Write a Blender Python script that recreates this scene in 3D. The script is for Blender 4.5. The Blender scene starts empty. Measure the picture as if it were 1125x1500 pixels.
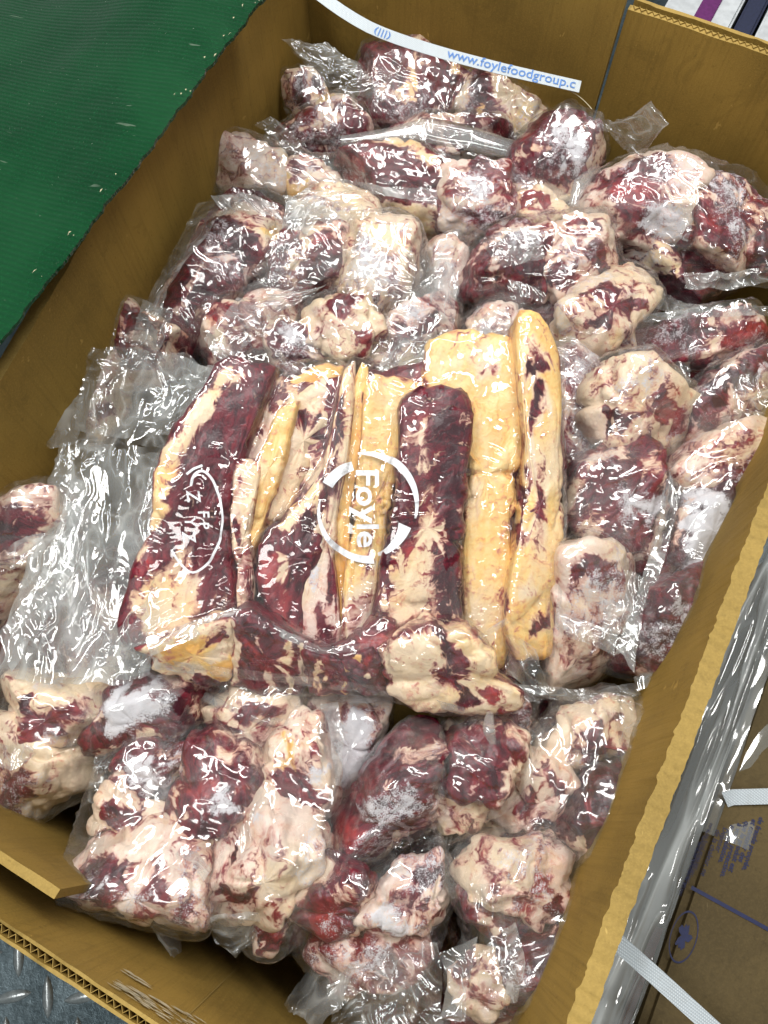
import bpy, bmesh, math, random
import numpy as np
from mathutils import Vector, Matrix
from mathutils.bvhtree import BVHTree

random.seed(7); RNG = np.random.default_rng(11)
SC = bpy.context.scene
COL = SC.collection

# ------------------------------------------------------------------ camera
CAMH = 0.95; TH = math.radians(22.0); FPX = 1133.0       # focal length in photo pixels (1125 x 1500)
CAM = np.array([0.0, 0.0, CAMH])
FW = np.array([0, math.sin(TH), -math.cos(TH)]); UPV = np.array([0, math.cos(TH), math.sin(TH)]); RT = np.array([1.0, 0, 0])
NV = -FW
cam = bpy.data.cameras.new('camera'); camo = bpy.data.objects.new('camera', cam); COL.objects.link(camo)
camo.location = CAM; camo.rotation_euler = (TH, 0, 0)
cam.sensor_fit = 'VERTICAL'; cam.sensor_height = 24.0; cam.lens = 24.0 * FPX / 1500.0
cam.clip_start = 0.02; cam.clip_end = 100
SC.camera = camo

# ------------------------------------------------------------------ light of the cold store: ceiling tubes + dim hall
w = bpy.data.worlds.new('World'); SC.world = w; w.use_nodes = True
bg = w.node_tree.nodes['Background']; bg.inputs[0].default_value = (0.93, 1.0, 0.98, 1); bg.inputs[1].default_value = 0.30
def tube(loc, power, sx, sy, rz=0.0):
    l = bpy.data.lights.new('ceiling_tube', 'AREA'); l.shape = 'RECTANGLE'; l.size = sx; l.size_y = sy; l.energy = power
    l.color = (1.0, 0.985, 0.95)
    o = bpy.data.objects.new('ceiling_tube', l); COL.objects.link(o); o.location = loc; o.rotation_euler = (0, 0, rz)
    d = Vector((0, 0.35, 0)) - Vector(loc)
    o.rotation_euler = d.to_track_quat('-Z', 'Y').to_euler()
    return o
tube((-0.9, 0.75, 2.5), 45, 1.5, 0.34)
tube((0.7, 0.95, 2.5), 38, 1.5, 0.34)
tube((-0.1, 2.1, 2.5), 32, 1.5, 0.34)
tube((-0.3, -0.9, 2.6), 19, 1.5, 0.34)
SC.view_settings.view_transform = 'Standard'; SC.view_settings.look = 'None'
SC.view_settings.exposure = -0.1; SC.view_settings.gamma = 1.0
cy = SC.cycles
cy.max_bounces = 6; cy.transparent_max_bounces = 24; cy.diffuse_bounces = 2; cy.glossy_bounces = 2; cy.transmission_bounces = 4
cy.sample_clamp_indirect = 4.0; cy.sample_clamp_direct = 0.0; cy.caustics_reflective = False; cy.caustics_refractive = False
cy.use_denoising = True; cy.use_adaptive_sampling = True; cy.adaptive_threshold = 0.03

# ------------------------------------------------------------------ helpers
def U(px, py, z=0.0):
    d = FW + RT * (px - 562.5) / FPX - UPV * (py - 750) / FPX
    return CAM + d * ((z - CAMH) / d[2])
def Uarr(P, z):
    P = np.asarray(P, float); z = np.broadcast_to(np.asarray(z, float), (len(P),))
    d = FW[None] + RT[None] * ((P[:, 0] - 562.5) / FPX)[:, None] - UPV[None] * ((P[:, 1] - 750) / FPX)[:, None]
    return CAM + d * ((z - CAMH) / d[:, 2])[:, None]

def _hash(ix, iy, iz, s):
    h = (ix * 374761393 + iy * 668265263 + iz * 2147483647 + s * 1274126177) & 0xFFFFFFFF
    h = ((h ^ (h >> 13)) * 1274126177) & 0xFFFFFFFF
    h = ((h ^ (h >> 16)) * 2246822519) & 0xFFFFFFFF
    return ((h ^ (h >> 15)) & 0xFFFF) / 65535.0
def vnoise(p, seed=0):
    """smooth value noise 0..1 at points p (n,3)"""
    p = np.asarray(p, float) + 1000.0
    i = np.floor(p).astype(np.int64); f = p - i; f = f * f * f * (f * (f * 6 - 15) + 10)
    r = 0
    for dx in (0, 1):
        wx = f[:, 0] if dx else 1 - f[:, 0]
        for dy in (0, 1):
            wy = f[:, 1] if dy else 1 - f[:, 1]
            for dz in (0, 1):
                wz = f[:, 2] if dz else 1 - f[:, 2]
                r = r + wx * wy * wz * _hash(i[:, 0] + dx, i[:, 1] + dy, i[:, 2] + dz, seed)
    return r
def fbm(p, seed=0, o=3):
    r = 0; a = 0.5; t = 0
    for k in range(o):
        r = r + a * vnoise(p * 2.03 ** k, seed + 17 * k); t += a; a *= 0.5
    return r / t
def ridge(p, seed=0, o=2):
    r = 0; a = 1.0; t = 0
    for k in range(o):
        q = p * 2.1 ** k
        r = r + a * (1 - np.abs(2 * vnoise(q, seed + 31 * k) - 1)) ** 3; t += a; a *= 0.5
    return r / t
def sstep(a, b, x):
    t = np.clip((x - a) / (b - a), 0, 1); return t * t * (3 - 2 * t)

def link(name, me, mat=None, parent=None, loc=None):
    o = bpy.data.objects.new(name, me); COL.objects.link(o)
    if mat is not None:
        me.materials.clear(); me.materials.append(mat)
    if parent is not None: o.parent = parent
    if loc is not None: o.location = loc
    return o
def mesh_np(name, V, Fq, smooth=True, attrs=None):
    me = bpy.data.meshes.new(name)
    V = np.asarray(V, np.float32); Fq = np.asarray(Fq, np.int32)
    n = len(Fq); k = Fq.shape[1]
    me.vertices.add(len(V)); me.vertices.foreach_set('co', V.ravel())
    me.loops.add(n * k); me.loops.foreach_set('vertex_index', Fq.ravel())
    me.polygons.add(n); me.polygons.foreach_set('loop_start', np.arange(0, n * k, k, dtype=np.int32))
    me.polygons.foreach_set('loop_total', np.full(n, k, np.int32))
    me.polygons.foreach_set('use_smooth', np.full(n, smooth, bool))
    me.update(calc_edges=True)
    for a, v in (attrs or {}).items():
        at = me.attributes.new(a, 'FLOAT', 'POINT'); at.data.foreach_set('value', np.asarray(v, np.float32))
    me.validate()
    return me
def mesh_py(name, V, Fs, smooth=False):
    me = bpy.data.meshes.new(name); me.from_pydata([tuple(map(float, v)) for v in V], [], Fs); me.update()
    if smooth:
        for p in me.polygons: p.use_smooth = True
    return me
def grid_faces(nu, nv, wrapu=False):
    f = []
    for i in range(nu if wrapu else nu - 1):
        for j in range(nv - 1):
            a = i * nv + j; b = ((i + 1) % nu) * nv + j
            f.append((a, b, b + 1, a + 1))
    return f
def empty(name, loc, label, cat, group=None):
    o = bpy.data.objects.new(name, None); COL.objects.link(o); o.location = loc
    o.empty_display_size = 0.05
    return tag(o, label, cat, group)
def tag(o, label, cat, group=None):
    o['label'] = label; o['category'] = cat
    if group: o['group'] = group
    return o
def parent_keep(o, p):
    o.parent = p; o.matrix_parent_inverse = Matrix.Translation(-Vector(p.location))

# ------------------------------------------------------------------ materials
class NT:
    def __init__(s, name):
        s.m = bpy.data.materials.new(name); s.m.use_nodes = True
        s.t = s.m.node_tree; s.t.nodes.clear()
        s.out = s.n('ShaderNodeOutputMaterial')
    def n(s, kind, **kw):
        nd = s.t.nodes.new(kind)
        for k, v in kw.items(): setattr(nd, k, v)
        return nd
    def put(s, inp, v):
        if hasattr(v, 'node'): s.t.links.new(v, inp)
        else:
            if isinstance(v, tuple) and len(v) == 3 and inp.type == 'RGBA': v = v + (1,)
            inp.default_value = v
    def math(s, op, a, b=0.0, c=0.0, clamp=False):
        nd = s.n('ShaderNodeMath', operation=op, use_clamp=clamp)
        s.put(nd.inputs[0], a); s.put(nd.inputs[1], b); s.put(nd.inputs[2], c)
        return nd.outputs[0]
    def mix(s, f, a, b, blend='MIX'):
        nd = s.n('ShaderNodeMix', data_type='RGBA', blend_type=blend)
        s.put(nd.inputs['Factor'], f); s.put(nd.inputs[6], a); s.put(nd.inputs[7], b)
        return nd.outputs[2]
    def ss(s, x, a, b, lo=0.0, hi=1.0):
        nd = s.n('ShaderNodeMapRange', interpolation_type='SMOOTHSTEP')
        s.put(nd.inputs[0], x); s.put(nd.inputs[1], a); s.put(nd.inputs[2], b); s.put(nd.inputs[3], lo); s.put(nd.inputs[4], hi)
        return nd.outputs[0]
    def noise(s, vec, scale, detail=2.0, rough=0.5, dist=0.0):
        nd = s.n('ShaderNodeTexNoise'); s.put(nd.inputs['Vector'], vec)
        s.put(nd.inputs['Scale'], scale); s.put(nd.inputs['Detail'], detail); s.put(nd.inputs['Roughness'], rough); s.put(nd.inputs['Distortion'], dist)
        return nd
    def vor(s, vec, scale, feature='DISTANCE_TO_EDGE'):
        nd = s.n('ShaderNodeTexVoronoi', feature=feature); s.put(nd.inputs['Vector'], vec); s.put(nd.inputs['Scale'], scale)
        return nd.outputs['Distance']
    def vmath(s, op, a, b):
        nd = s.n('ShaderNodeVectorMath', operation=op); s.put(nd.inputs[0], a)
        if op == 'SCALE': s.put(nd.inputs['Scale'], b)
        else: s.put(nd.inputs[1], b)
        return nd.outputs[0]
    def attr(s, name, typ='GEOMETRY'):
        nd = s.n('ShaderNodeAttribute', attribute_name=name, attribute_type=typ); return nd.outputs['Fac']
    def bump(s, h, dist, strength=1.0, normal=None):
        nd = s.n('ShaderNodeBump'); s.put(nd.inputs['Height'], h); s.put(nd.inputs['Distance'], dist); s.put(nd.inputs['Strength'], strength)
        if normal is not None: s.put(nd.inputs['Normal'], normal)
        return nd.outputs[0]
    def principled(s, col, rough=0.5, spec=0.5, normal=None, **kw):
        p = s.n('ShaderNodeBsdfPrincipled'); s.put(p.inputs['Base Color'], col); s.put(p.inputs['Roughness'], rough)
        s.put(p.inputs['Specular IOR Level'], spec)
        if normal is not None: s.put(p.inputs['Normal'], normal)
        for k, v in kw.items(): s.put(p.inputs[k.replace('_', ' ')], v)
        s.t.links.new(p.outputs[0], s.out.inputs[0]); return p

def objvec(t):
    """object coordinates moved by a random offset per object"""
    tc = t.n('ShaderNodeTexCoord'); oi = t.n('ShaderNodeObjectInfo')
    off = t.vmath('SCALE', (13.1, 7.7, 5.3), oi.outputs['Random'])
    return t.vmath('ADD', tc.outputs['Object'], off), oi.outputs['Random']

def meat_material():
    t = NT('frozen_beef')
    v, rnd = objvec(t)
    red, yel, fro, bri = (t.attr(a) for a in ('red', 'yel', 'frost', 'bright'))
    vr = t.n('ShaderNodeVectorRotate', rotation_type='Z_AXIS'); t.put(vr.inputs['Vector'], v); t.put(vr.inputs['Angle'], t.math('MULTIPLY', rnd, 37.0))
    N1 = t.noise(v, 34, 3, 0.6, 0.9); n1 = N1.outputs['Fac']
    wv = t.vmath('ADD', vr.outputs[0], t.vmath('SCALE', N1.outputs['Color'], 0.030))
    fib = t.noise(t.vmath('MULTIPLY', wv, (1.0, 0.13, 0.45)), 170, 3, 0.62).outputs['Fac']      # muscle grain
    n2 = t.noise(v, 125, 3, 0.62, 0.5).outputs['Fac']
    sx = t.n('ShaderNodeSeparateXYZ'); t.put(sx.inputs[0], wv)
    st = t.math('SINE', t.math('ADD', t.math('MULTIPLY', sx.outputs[0], 215.0), t.math('MULTIPLY', n1, 11.0)))
    st = t.math('MULTIPLY', t.math('MULTIPLY', st, t.math('MULTIPLY', st, st)), t.ss(n2, 0.30, 0.62, 0.15, 1.0))    # seams of fat between muscle layers
    c1 = t.math('SUBTRACT', n1, 0.5); c2 = t.math('SUBTRACT', n2, 0.5); cf = t.math('SUBTRACT', fib, 0.5)
    m = t.math('ADD', red, t.math('MULTIPLY', c1, 0.60))
    m = t.math('ADD', m, t.math('MULTIPLY', c2, 0.42))
    m = t.math('ADD', m, t.math('MULTIPLY', cf, 1.0))
    m = t.math('ADD', m, t.math('MULTIPLY', st, 0.46))
    mask = t.ss(m, 0.30, 0.72)
    b = t.math('ADD', bri, t.math('MULTIPLY', cf, 1.5))
    b = t.math('ADD', b, t.math('MULTIPLY', c2, 0.5))
    b = t.math('ADD', b, t.math('MULTIPLY', c1, 0.5))
    cr = t.n('ShaderNodeValToRGB'); t.put(cr.inputs[0], b)
    e = cr.color_ramp.elements
    e[0].position = 0.05; e[0].color = (0.042, 0.0042, 0.011, 1)
    e[1].position = 1.0; e[1].color = (0.42, 0.045, 0.050, 1)
    x = e.new(0.42); x.color = (0.165, 0.013, 0.027, 1)
    fat = t.mix(t.ss(n1, 0.35, 0.7), (0.85, 0.69, 0.60), (0.80, 0.55, 0.49))
    fat = t.mix(t.math('MULTIPLY', t.ss(yel, 0.0, 0.55), 1.0), fat, (0.86, 0.67, 0.46))
    fat = t.mix(t.math('ADD', t.ss(yel, 0.5, 1.1), t.math('MULTIPLY', c1, 1.3), clamp=True), fat, t.mix(t.ss(n2, 0.4, 0.65), (0.91, 0.62, 0.245), (0.89, 0.51, 0.165)))
    fat = t.mix(t.ss(yel, 1.1, 1.6), fat, (0.80, 0.42, 0.11))
    stain = t.math('MULTIPLY', t.ss(t.math('ADD', n2, t.math('MULTIPLY', c1, 0.8)), 0.60, 0.76), 0.55)
    fat = t.mix(stain, fat, (0.62, 0.20, 0.15))
    fat = t.mix(t.math('MULTIPLY', t.ss(m, 0.10, 0.42), 0.5), fat, (0.56, 0.17, 0.15))
    fat = t.mix(t.math('MULTIPLY', t.ss(fib, 0.54, 0.72), 0.34), fat, (0.66, 0.32, 0.26))
    col = t.mix(mask, fat, cr.outputs[0])
    gr = t.noise(v, 650, 1, 0.7).outputs['Fac']
    fm = t.math('ADD', t.math('MULTIPLY', fro, 1.05), t.math('MULTIPLY', t.math('SUBTRACT', n2, 0.55), 1.5))
    fm = t.math('ADD', fm, t.math('MULTIPLY', t.math('SUBTRACT', gr, 0.5), 1.3))
    fmask = t.math('MULTIPLY', t.ss(fm, 0.36, 0.95), 0.92)
    col = t.mix(fmask, col, (0.76, 0.74, 0.78))
    rough = t.math('ADD', 0.30, t.math('MULTIPLY', fmask, 0.4))
    h = t.math('ADD', t.math('MULTIPLY', n2, 0.7), t.math('MULTIPLY', fib, 0.45))
    t.principled(col, rough, 0.45, t.bump(h, 0.0032, 0.55))
    return t.m

def film_material(name, rough=0.11, tint=(0.975, 0.982, 0.985), refl=0.10, graze=0.5):
    """clear plastic: folds are in the mesh, milkiness in its 'haze' attribute"""
    t = NT(name)
    hz = t.attr('haze')
    lw = t.n('ShaderNodeLayerWeight'); lw.inputs['Blend'].default_value = 0.5
    fac = t.math('ADD', refl, t.math('MULTIPLY', t.math('POWER', lw.outputs['Facing'], 4.0), graze), clamp=True)
    tr = t.n('ShaderNodeBsdfTransparent'); t.put(tr.inputs[0], tint)
    df = t.n('ShaderNodeBsdfDiffuse'); t.put(df.inputs[0], (0.86, 0.89, 0.88))
    tl = t.n('ShaderNodeBsdfTranslucent'); t.put(tl.inputs[0], (0.86, 0.89, 0.88))
    mx0 = t.n('ShaderNodeMixShader'); mx0.inputs[0].default_value = 0.4; t.t.links.new(df.outputs[0], mx0.inputs[1]); t.t.links.new(tl.outputs[0], mx0.inputs[2])
    mx1 = t.n('ShaderNodeMixShader'); t.put(mx1.inputs[0], hz); t.t.links.new(tr.outputs[0], mx1.inputs[1]); t.t.links.new(mx0.outputs[0], mx1.inputs[2])
    gl = t.n('ShaderNodeBsdfGlossy'); t.put(gl.inputs['Roughness'], rough); t.put(gl.inputs[0], (1, 1, 1))
    mx2 = t.n('ShaderNodeMixShader'); t.put(mx2.inputs[0], fac); t.t.links.new(mx1.outputs[0], mx2.inputs[1]); t.t.links.new(gl.outputs[0], mx2.inputs[2])
    t.t.links.new(mx2.outputs[0], t.out.inputs[0])
    return t.m

def card_material(name, col, rib=(0, 0, 1), var=0.25, rough=0.75):
    t = NT(name)
    tc = t.n('ShaderNodeTexCoord'); v = tc.outputs['Object']
    a = t.noise(v, 5, 3).outputs['Fac']; f = t.noise(v, 420, 3, 0.7).outputs['Fac']; sp = t.noise(v, 160, 2).outputs['Fac']
    dk = tuple(c * (1 - var) for c in col); lt = tuple(min(1, c * (1 + var)) for c in col)
    c = t.mix(t.ss(a, 0.3, 0.7), dk, lt)
    c = t.mix(t.math('MULTIPLY', t.ss(f, 0.4, 0.75), 0.35), c, tuple(x * 1.5 for x in col))
    c = t.mix(t.math('MULTIPLY', t.ss(sp, 0.62, 0.75), 0.35), c, tuple(x * 0.55 for x in col))
    fl = t.noise(t.vmath('MULTIPLY', v, (1.0, 1.0, 0.035)), 190, 2, 0.5).outputs['Fac']         # faint flute lines
    c = t.mix(t.math('MULTIPLY', t.ss(fl, 0.48, 0.68), 0.22), c, tuple(x * 0.6 for x in col))
    dm = t.noise(v, 13, 5, 0.65, 1.2).outputs['Fac']                                             # damp stains and scuffs
    c = t.mix(t.math('MULTIPLY', t.ss(dm, 0.56, 0.62), 0.20), c, tuple(x * 0.5 for x in col))
    scf = t.math('MULTIPLY', t.ss(t.noise(t.vmath('MULTIPLY', v, (1.0, 0.25, 0.5)), 75, 3, 0.7).outputs['Fac'], 0.68, 0.74), 0.4)
    c = t.mix(scf, c, tuple(min(1, x * 2.2 + .03) for x in col))
    h = t.math('ADD', t.math('MULTIPLY', f, 0.5), t.math('MULTIPLY', a, 2.0))
    h = t.math('ADD', h, t.math('MULTIPLY', fl, 0.7))
    t.principled(c, rough, 0.25, t.bump(h, 0.0012, 0.7))
    return t.m

def plain(name, col, rough=0.5, spec=0.5, bump=0.0, metallic=0.0, scale=200):
    t = NT(name)
    tc = t.n('ShaderNodeTexCoord'); f = t.noise(tc.outputs['Object'], scale, 3, 0.6).outputs['Fac']
    c = t.mix(t.ss(f, 0.3, 0.7), tuple(x * 0.82 for x in col), tuple(min(1, x * 1.1) for x in col))
    t.principled(c, rough, spec, t.bump(f, bump, 0.6) if bump else None, Metallic=metallic)
    return t.m

M = {}
M['meat'] = meat_material()
M['film'] = film_material('pack_film')
M['film_hero'] = film_material('clear_vacuum_film', 0.06, refl=0.075, graze=0.35)
M['film_milky'] = film_material('crumpled_film', 0.09)
M['film_bag'] = film_material('loose_bag_film', 0.08)
HAZE = dict(film=0.045, film_hero=0.028, film_milky=0.17, film_bag=0.16)
M['card'] = card_material('kraft_board', (0.295, 0.186, 0.040))
M['card_rim'] = card_material('kraft_board_edge', (0.32, 0.215, 0.060), var=0.15)
M['card_torn'] = card_material('torn_paper', (0.50, 0.44, 0.30), var=0.2)
M['card_neighbour'] = card_material('shaded_carton_board', (0.080, 0.056, 0.022))  # board colour lowered to carry the shade the neighbouring carton stands in
M['white_print'] = plain('white_ink', (0.82, 0.84, 0.88), 0.4)
M['blue_ink'] = plain('blue_ink', (0.10, 0.22, 0.52), 0.6)
M['navy_ink'] = plain('navy_ink', (0.006, 0.010, 0.055), 0.6)
def strap_material():
    t = NT('woven_strap'); tc = t.n('ShaderNodeTexCoord'); v = tc.outputs['Object']
    w1 = t.n('ShaderNodeTexWave', wave_type='BANDS', bands_direction='DIAGONAL'); t.put(w1.inputs['Vector'], v); t.put(w1.inputs['Scale'], 150.0)
    w2 = t.n('ShaderNodeTexWave', wave_type='BANDS', bands_direction='X'); t.put(w2.inputs['Vector'], v); t.put(w2.inputs['Scale'], 170.0)
    g = t.math('MULTIPLY', w1.outputs['Fac'], w2.outputs['Fac']); d = t.noise(v, 60, 3, 0.6).outputs['Fac']
    c = t.mix(g, (0.46, 0.51, 0.55), (0.74, 0.79, 0.82)); c = t.mix(t.math('MULTIPLY', t.ss(d, 0.5, 0.75), 0.3), c, (0.42, 0.44, 0.44))
    t.principled(c, 0.42, 0.5, t.bump(g, 0.0008, 0.7)); return t.m
M['strap_white'] = strap_material()

def green_material():
    t = NT('green_printed_board')
    tc = t.n('ShaderNodeTexCoord'); v = tc.outputs['Object']
    wv = t.n('ShaderNodeTexWave', wave_type='BANDS', bands_direction='X'); t.put(wv.inputs['Vector'], v); t.put(wv.inputs['Scale'], 42.0); t.put(wv.inputs['Distortion'], 0.6); t.put(wv.inputs['Detail'], 1.0)
    f = t.noise(v, 500, 3, 0.7).outputs['Fac']; a = t.noise(v, 6, 3).outputs['Fac']
    c = t.mix(t.ss(a, 0.3, 0.7), (0.0001, 0.027, 0.0070), (0.0003, 0.047, 0.0115))
    c = t.mix(t.math('MULTIPLY', t.ss(f, 0.5, 0.8), 0.35), c, (0.02, 0.22, 0.08))
    c = t.mix(t.math('MULTIPLY', wv.outputs['Fac'], 0.45), c, (0.0008, 0.034, 0.012))
    # scuffs: pale scratches along the board
    sv = t.vmath('MULTIPLY', v, (1.0, 0.06, 1.0))
    sc = t.math('MULTIPLY', t.ss(t.noise(sv, 130, 2, 0.5, 0.4).outputs['Fac'], 0.70, 0.74), t.ss(t.noise(v, 10, 2).outputs['Fac'], 0.52, 0.62))
    sc2 = t.ss(t.noise(v, 330, 2).outputs['Fac'], 0.76, 0.79)
    c = t.mix(t.math('ADD', t.math('MULTIPLY', sc, 0.16), t.math('MULTIPLY', sc2, 0.5), clamp=True), c, (0.55, 0.62, 0.52))
    h = t.math('ADD', t.math('MULTIPLY', wv.outputs['Fac'], 0.6), t.math('MULTIPLY', t.noise(v, 25, 3).outputs['Fac'], 1.2))
    h = t.math('ADD', h, t.math('MULTIPLY', f, 0.3))
    t.principled(c, t.ss(a, 0.35, 0.7, 0.17, 0.34), 0.32, t.bump(h, 0.0009, 0.6))
    return t.m
M['green'] = green_material()

def plate_material():
    t = NT('steel_tread_plate')
    tc = t.n('ShaderNodeTexCoord'); v = tc.outputs['Object']
    a = t.noise(v, 9, 4, 0.6).outputs['Fac']; f = t.noise(v, 90, 4, 0.7).outputs['Fac']
    c = t.mix(t.ss(a, 0.3, 0.7), (0.045, 0.065, 0.075), (0.13, 0.17, 0.19))
    c = t.mix(t.math('MULTIPLY', t.ss(f, 0.45, 0.7), 0.5), c, (0.02, 0.028, 0.03))
    t.principled(c, t.ss(f, 0.3, 0.7, 0.28, 0.5), 0.5, t.bump(f, 0.002, 0.6), Metallic=0.75)
    return t.m
M['plate'] = plate_material()
M['plate_lug'] = plain('worn_steel_lug', (0.42, 0.45, 0.46), 0.33, 0.5, 0.001, 0.9, 160)

# ------------------------------------------------------------------ the box (axes: Dv along its length, Nn towards its right wall)
YAW = math.radians(28.0)
Dv = np.array([math.sin(YAW), math.cos(YAW), 0]); Nn = np.array([math.cos(YAW), -math.sin(YAW), 0]); ZU = np.array([0, 0, 1.0])
ZR = 0.20; ZB = -0.43; NR, NL, DB, DF = 0.203, -0.598, 1.11, -0.222
def B(n, d, z): return Nn * n + Dv * d + ZU * z

floor = link('floor', mesh_py('floor', [(-3, -3, -0.47), (4, -3, -0.47), (4, 5, -0.47), (-3, 5, -0.47)], [(0, 1, 2, 3)]), M['plate'])
floor['kind'] = 'structure'; floor['label'] = 'dark steel tread plate floor with raised lugs under the box'
def lug_mesh():
    V = []; Fs = []; n = 10
    for k in range(n + 1):
        s = -1 + 2 * k / n; wd = 0.0085 * (1 - s * s) ** 0.8 + 0.0002; hh = 0.006 * (1 - s * s) ** 0.5
        V += [(s * 0.030, -wd, 0), (s * 0.030, -wd * 0.3, hh), (s * 0.030, wd * 0.3, hh), (s * 0.030, wd, 0)]
    for k in range(n):
        a = k * 4
        for j in range(3): Fs.append((a + j, a + 4 + j, a + 5 + j, a + 1 + j))
    return mesh_py('lug', V, Fs, True)
lugm = lug_mesh(); lugm.materials.append(M['plate_lug'])
lc = U(70, 1460, -0.47)
for i in range(-5, 6):
    for j in range(-5, 6):
        o = link('lug', lugm, None, floor)
        o.location = (lc[0] + i * 0.056, lc[1] + j * 0.056 , -0.4695)
        o.rotation_euler = (0, 0, math.radians(12 if (i + j) % 2 else 100))

box = empty('cardboard_box', B(-0.2, 0.45, ZB), 'large open brown corrugated cardboard box filled with packs of frozen meat', 'box')
def panel(name, p0, p1, z0, z1, out, th, mat, nu=60, nz=14, bow=0.004, rag=0.0015, seed=0, rimmat=None, lean=0.0, fine=False):
    """upright board from p0 to p1 (its inner face), thickness th outwards, with a slightly ragged top"""
    p0 = np.array(p0); p1 = np.array(p1)
    us = np.linspace(0, 1, nu); zs = np.linspace(0, 1, nz)
    L = np.linalg.norm(p1 - p0)
    def sheet(off, rg):
        uu, ss_ = np.meshgrid(us, zs, indexing='ij'); uu = uu.ravel(); ss_ = ss_.ravel(); o1 = np.ones_like(uu)
        nt = vnoise(np.stack([uu * L * (190 if fine else 55), o1 * (seed + 3.3), o1 * off * 900], 1), seed) - .5
        nl = vnoise(np.stack([uu * L * 6, o1 * (seed + 1.3), o1 * 0], 1), seed + 5) - .5
        z = z0 + (z1 - z0) * ss_ + (rg * nt * 2 + (0.001 if fine else 0.004) * nl) * (ss_ > .999)
        b = bow * (vnoise(np.stack([uu * L * 3, ss_ * 2, o1 * seed], 1), seed + 9) - .5) * 2
        if fine:
            b = b + (ss_ > .94) * (0.0024 * (vnoise(np.stack([uu * L * 130, o1 * off * 99, o1 * 5], 1), seed + 2) - .5) + 0.0016 * (vnoise(np.stack([uu * L * 330, o1 * off * 99, o1 * 5], 1), seed + 3) - .5)) * (1 if off == 0 else .6)
        q_ = (p0 + (p1 - p0) * uu[:, None]) * np.array([1, 1, 0])
        return list(q_ + np.array(out) * (off + b + lean * ss_)[:, None] + ZU * z[:, None])
    Vi = sheet(0.0, rag); Vo = sheet(th, rag * 0.6)
    n = nu * nz
    Fs = []; mi = []
    for i in range(nu - 1):
        for j in range(nz - 1):
            a = i * nz + j
            Fs.append((a, a + 1, a + nz + 1, a + nz)); mi.append(0)
            Fs.append((n + a, n + a + nz, n + a + nz + 1, n + a + 1)); mi.append(0)
        a = i * nz + nz - 1
        Fs.append((a, n + a, n + a + nz, a + nz)); mi.append(1)
    for i, fl in ((0, 1), (nu - 1, 0)):
        for j in range(nz - 1):
            a = i * nz + j
            Fs.append((a, n + a, n + a + 1, a + 1) if fl else (a, a + 1, n + a + 1, n + a)); mi.append(1)
    me = mesh_py(name, np.array(Vi + Vo) - np.array(box.location), Fs)
    me.materials.append(mat); me.materials.append(rimmat or M['card_rim'])
    sharp = True
    for p, k in zip(me.polygons, mi):
        p.material_index = k; p.use_smooth = (k == 0)
    me.set_sharp_from_angle(angle=0.8)
    o = bpy.data.objects.new(name, me); COL.objects.link(o); o.parent = box
    return o
panel('left_wall', B(NL + 0.078, DF, 0), B(NL - 0.145, DB, 0), ZB, ZR + 0.004, -Nn, 0.016, M['card'], seed=1)
panel('back_wall', B(NL - 0.145, DB, 0), B(NL + 0.395, DB - 0.006, 0), ZB, ZR + 0.02, Dv, 0.012, M['card'], seed=2, nu=40)
panel('back_wall', B(NL + 0.400, DB - 0.002, 0), B(NR + 0.04, DB + 0.006, 0), ZB, ZR, Dv, 0.010, M['card'], seed=3, nu=40, bow=.0006, rag=.0008)
panel('back_wall', B(NL + 0.400, DB + 0.030, 0), B(NR + 0.04, DB + 0.034, 0), ZB, ZR - 0.004, Dv, 0.006, M['card'], seed=4, nu=40)
panel('right_wall', B(NR, DF, 0), B(NR, DB, 0), ZB, ZR, Nn, 0.019, M['card'], seed=5, nu=520, bow=.002, rag=0.0024, fine=True)
panel('front_wall', B(NL + .045, DF, 0), B(NR, DF, 0), ZB, ZR, -Dv, 0.0028, M['card'], seed=6, nu=300, rag=0.0022, bow=.0008)
panel('front_wall', B(NL + .045, DF - .0095, 0), B(NR, DF - .0095, 0), ZB, ZR - .002, -Dv, 0.0028, M['card'], seed=16, nu=300, rag=0.003, bow=.0008)
V = []; Fs = []; nfl = 190
for k in range(nfl + 1):
    n = NL + .047 + (NR - NL - .05) * k / nfl; d = DF - (.0034 if k % 2 else .0088); zt = ZR - .002 - .003 * RNG.uniform(0, 1)
    V += [B(n, d, ZR - .05), B(n, d, zt), B(n, d - .0009, ZR - .05), B(n, d - .0009, zt)]
for k in range(nfl):
    a = k * 4; Fs += [(a, a + 4, a + 5, a + 1), (a + 2, a + 3, a + 7, a + 6), (a + 1, a + 5, a + 7, a + 3)]
link('fluting', mesh_py('fluting', np.array(V) - np.array(box.location), Fs), M['card_rim'], box)
# inner flap folded from the left wall, standing in front of the front wall
_fl = float(U(52, 1362, .170) @ Nn)
panel('inner_flap', B(NL + 0.081, DF + 0.034, 0), B(_fl, DF + 0.034, 0), ZB, ZR - 0.030, Dv * -1, 0.009, M['card'], seed=8, nu=30)
bm_ = [B(NL, DF, ZB + .002), B(NR, DF, ZB + .002), B(NR, DB, ZB + .002), B(NL, DB, ZB + .002)]
link('bottom', mesh_py('bottom', np.array(bm_) - np.array(box.location), [(0, 1, 2, 3)]), M['card'], box)
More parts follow.
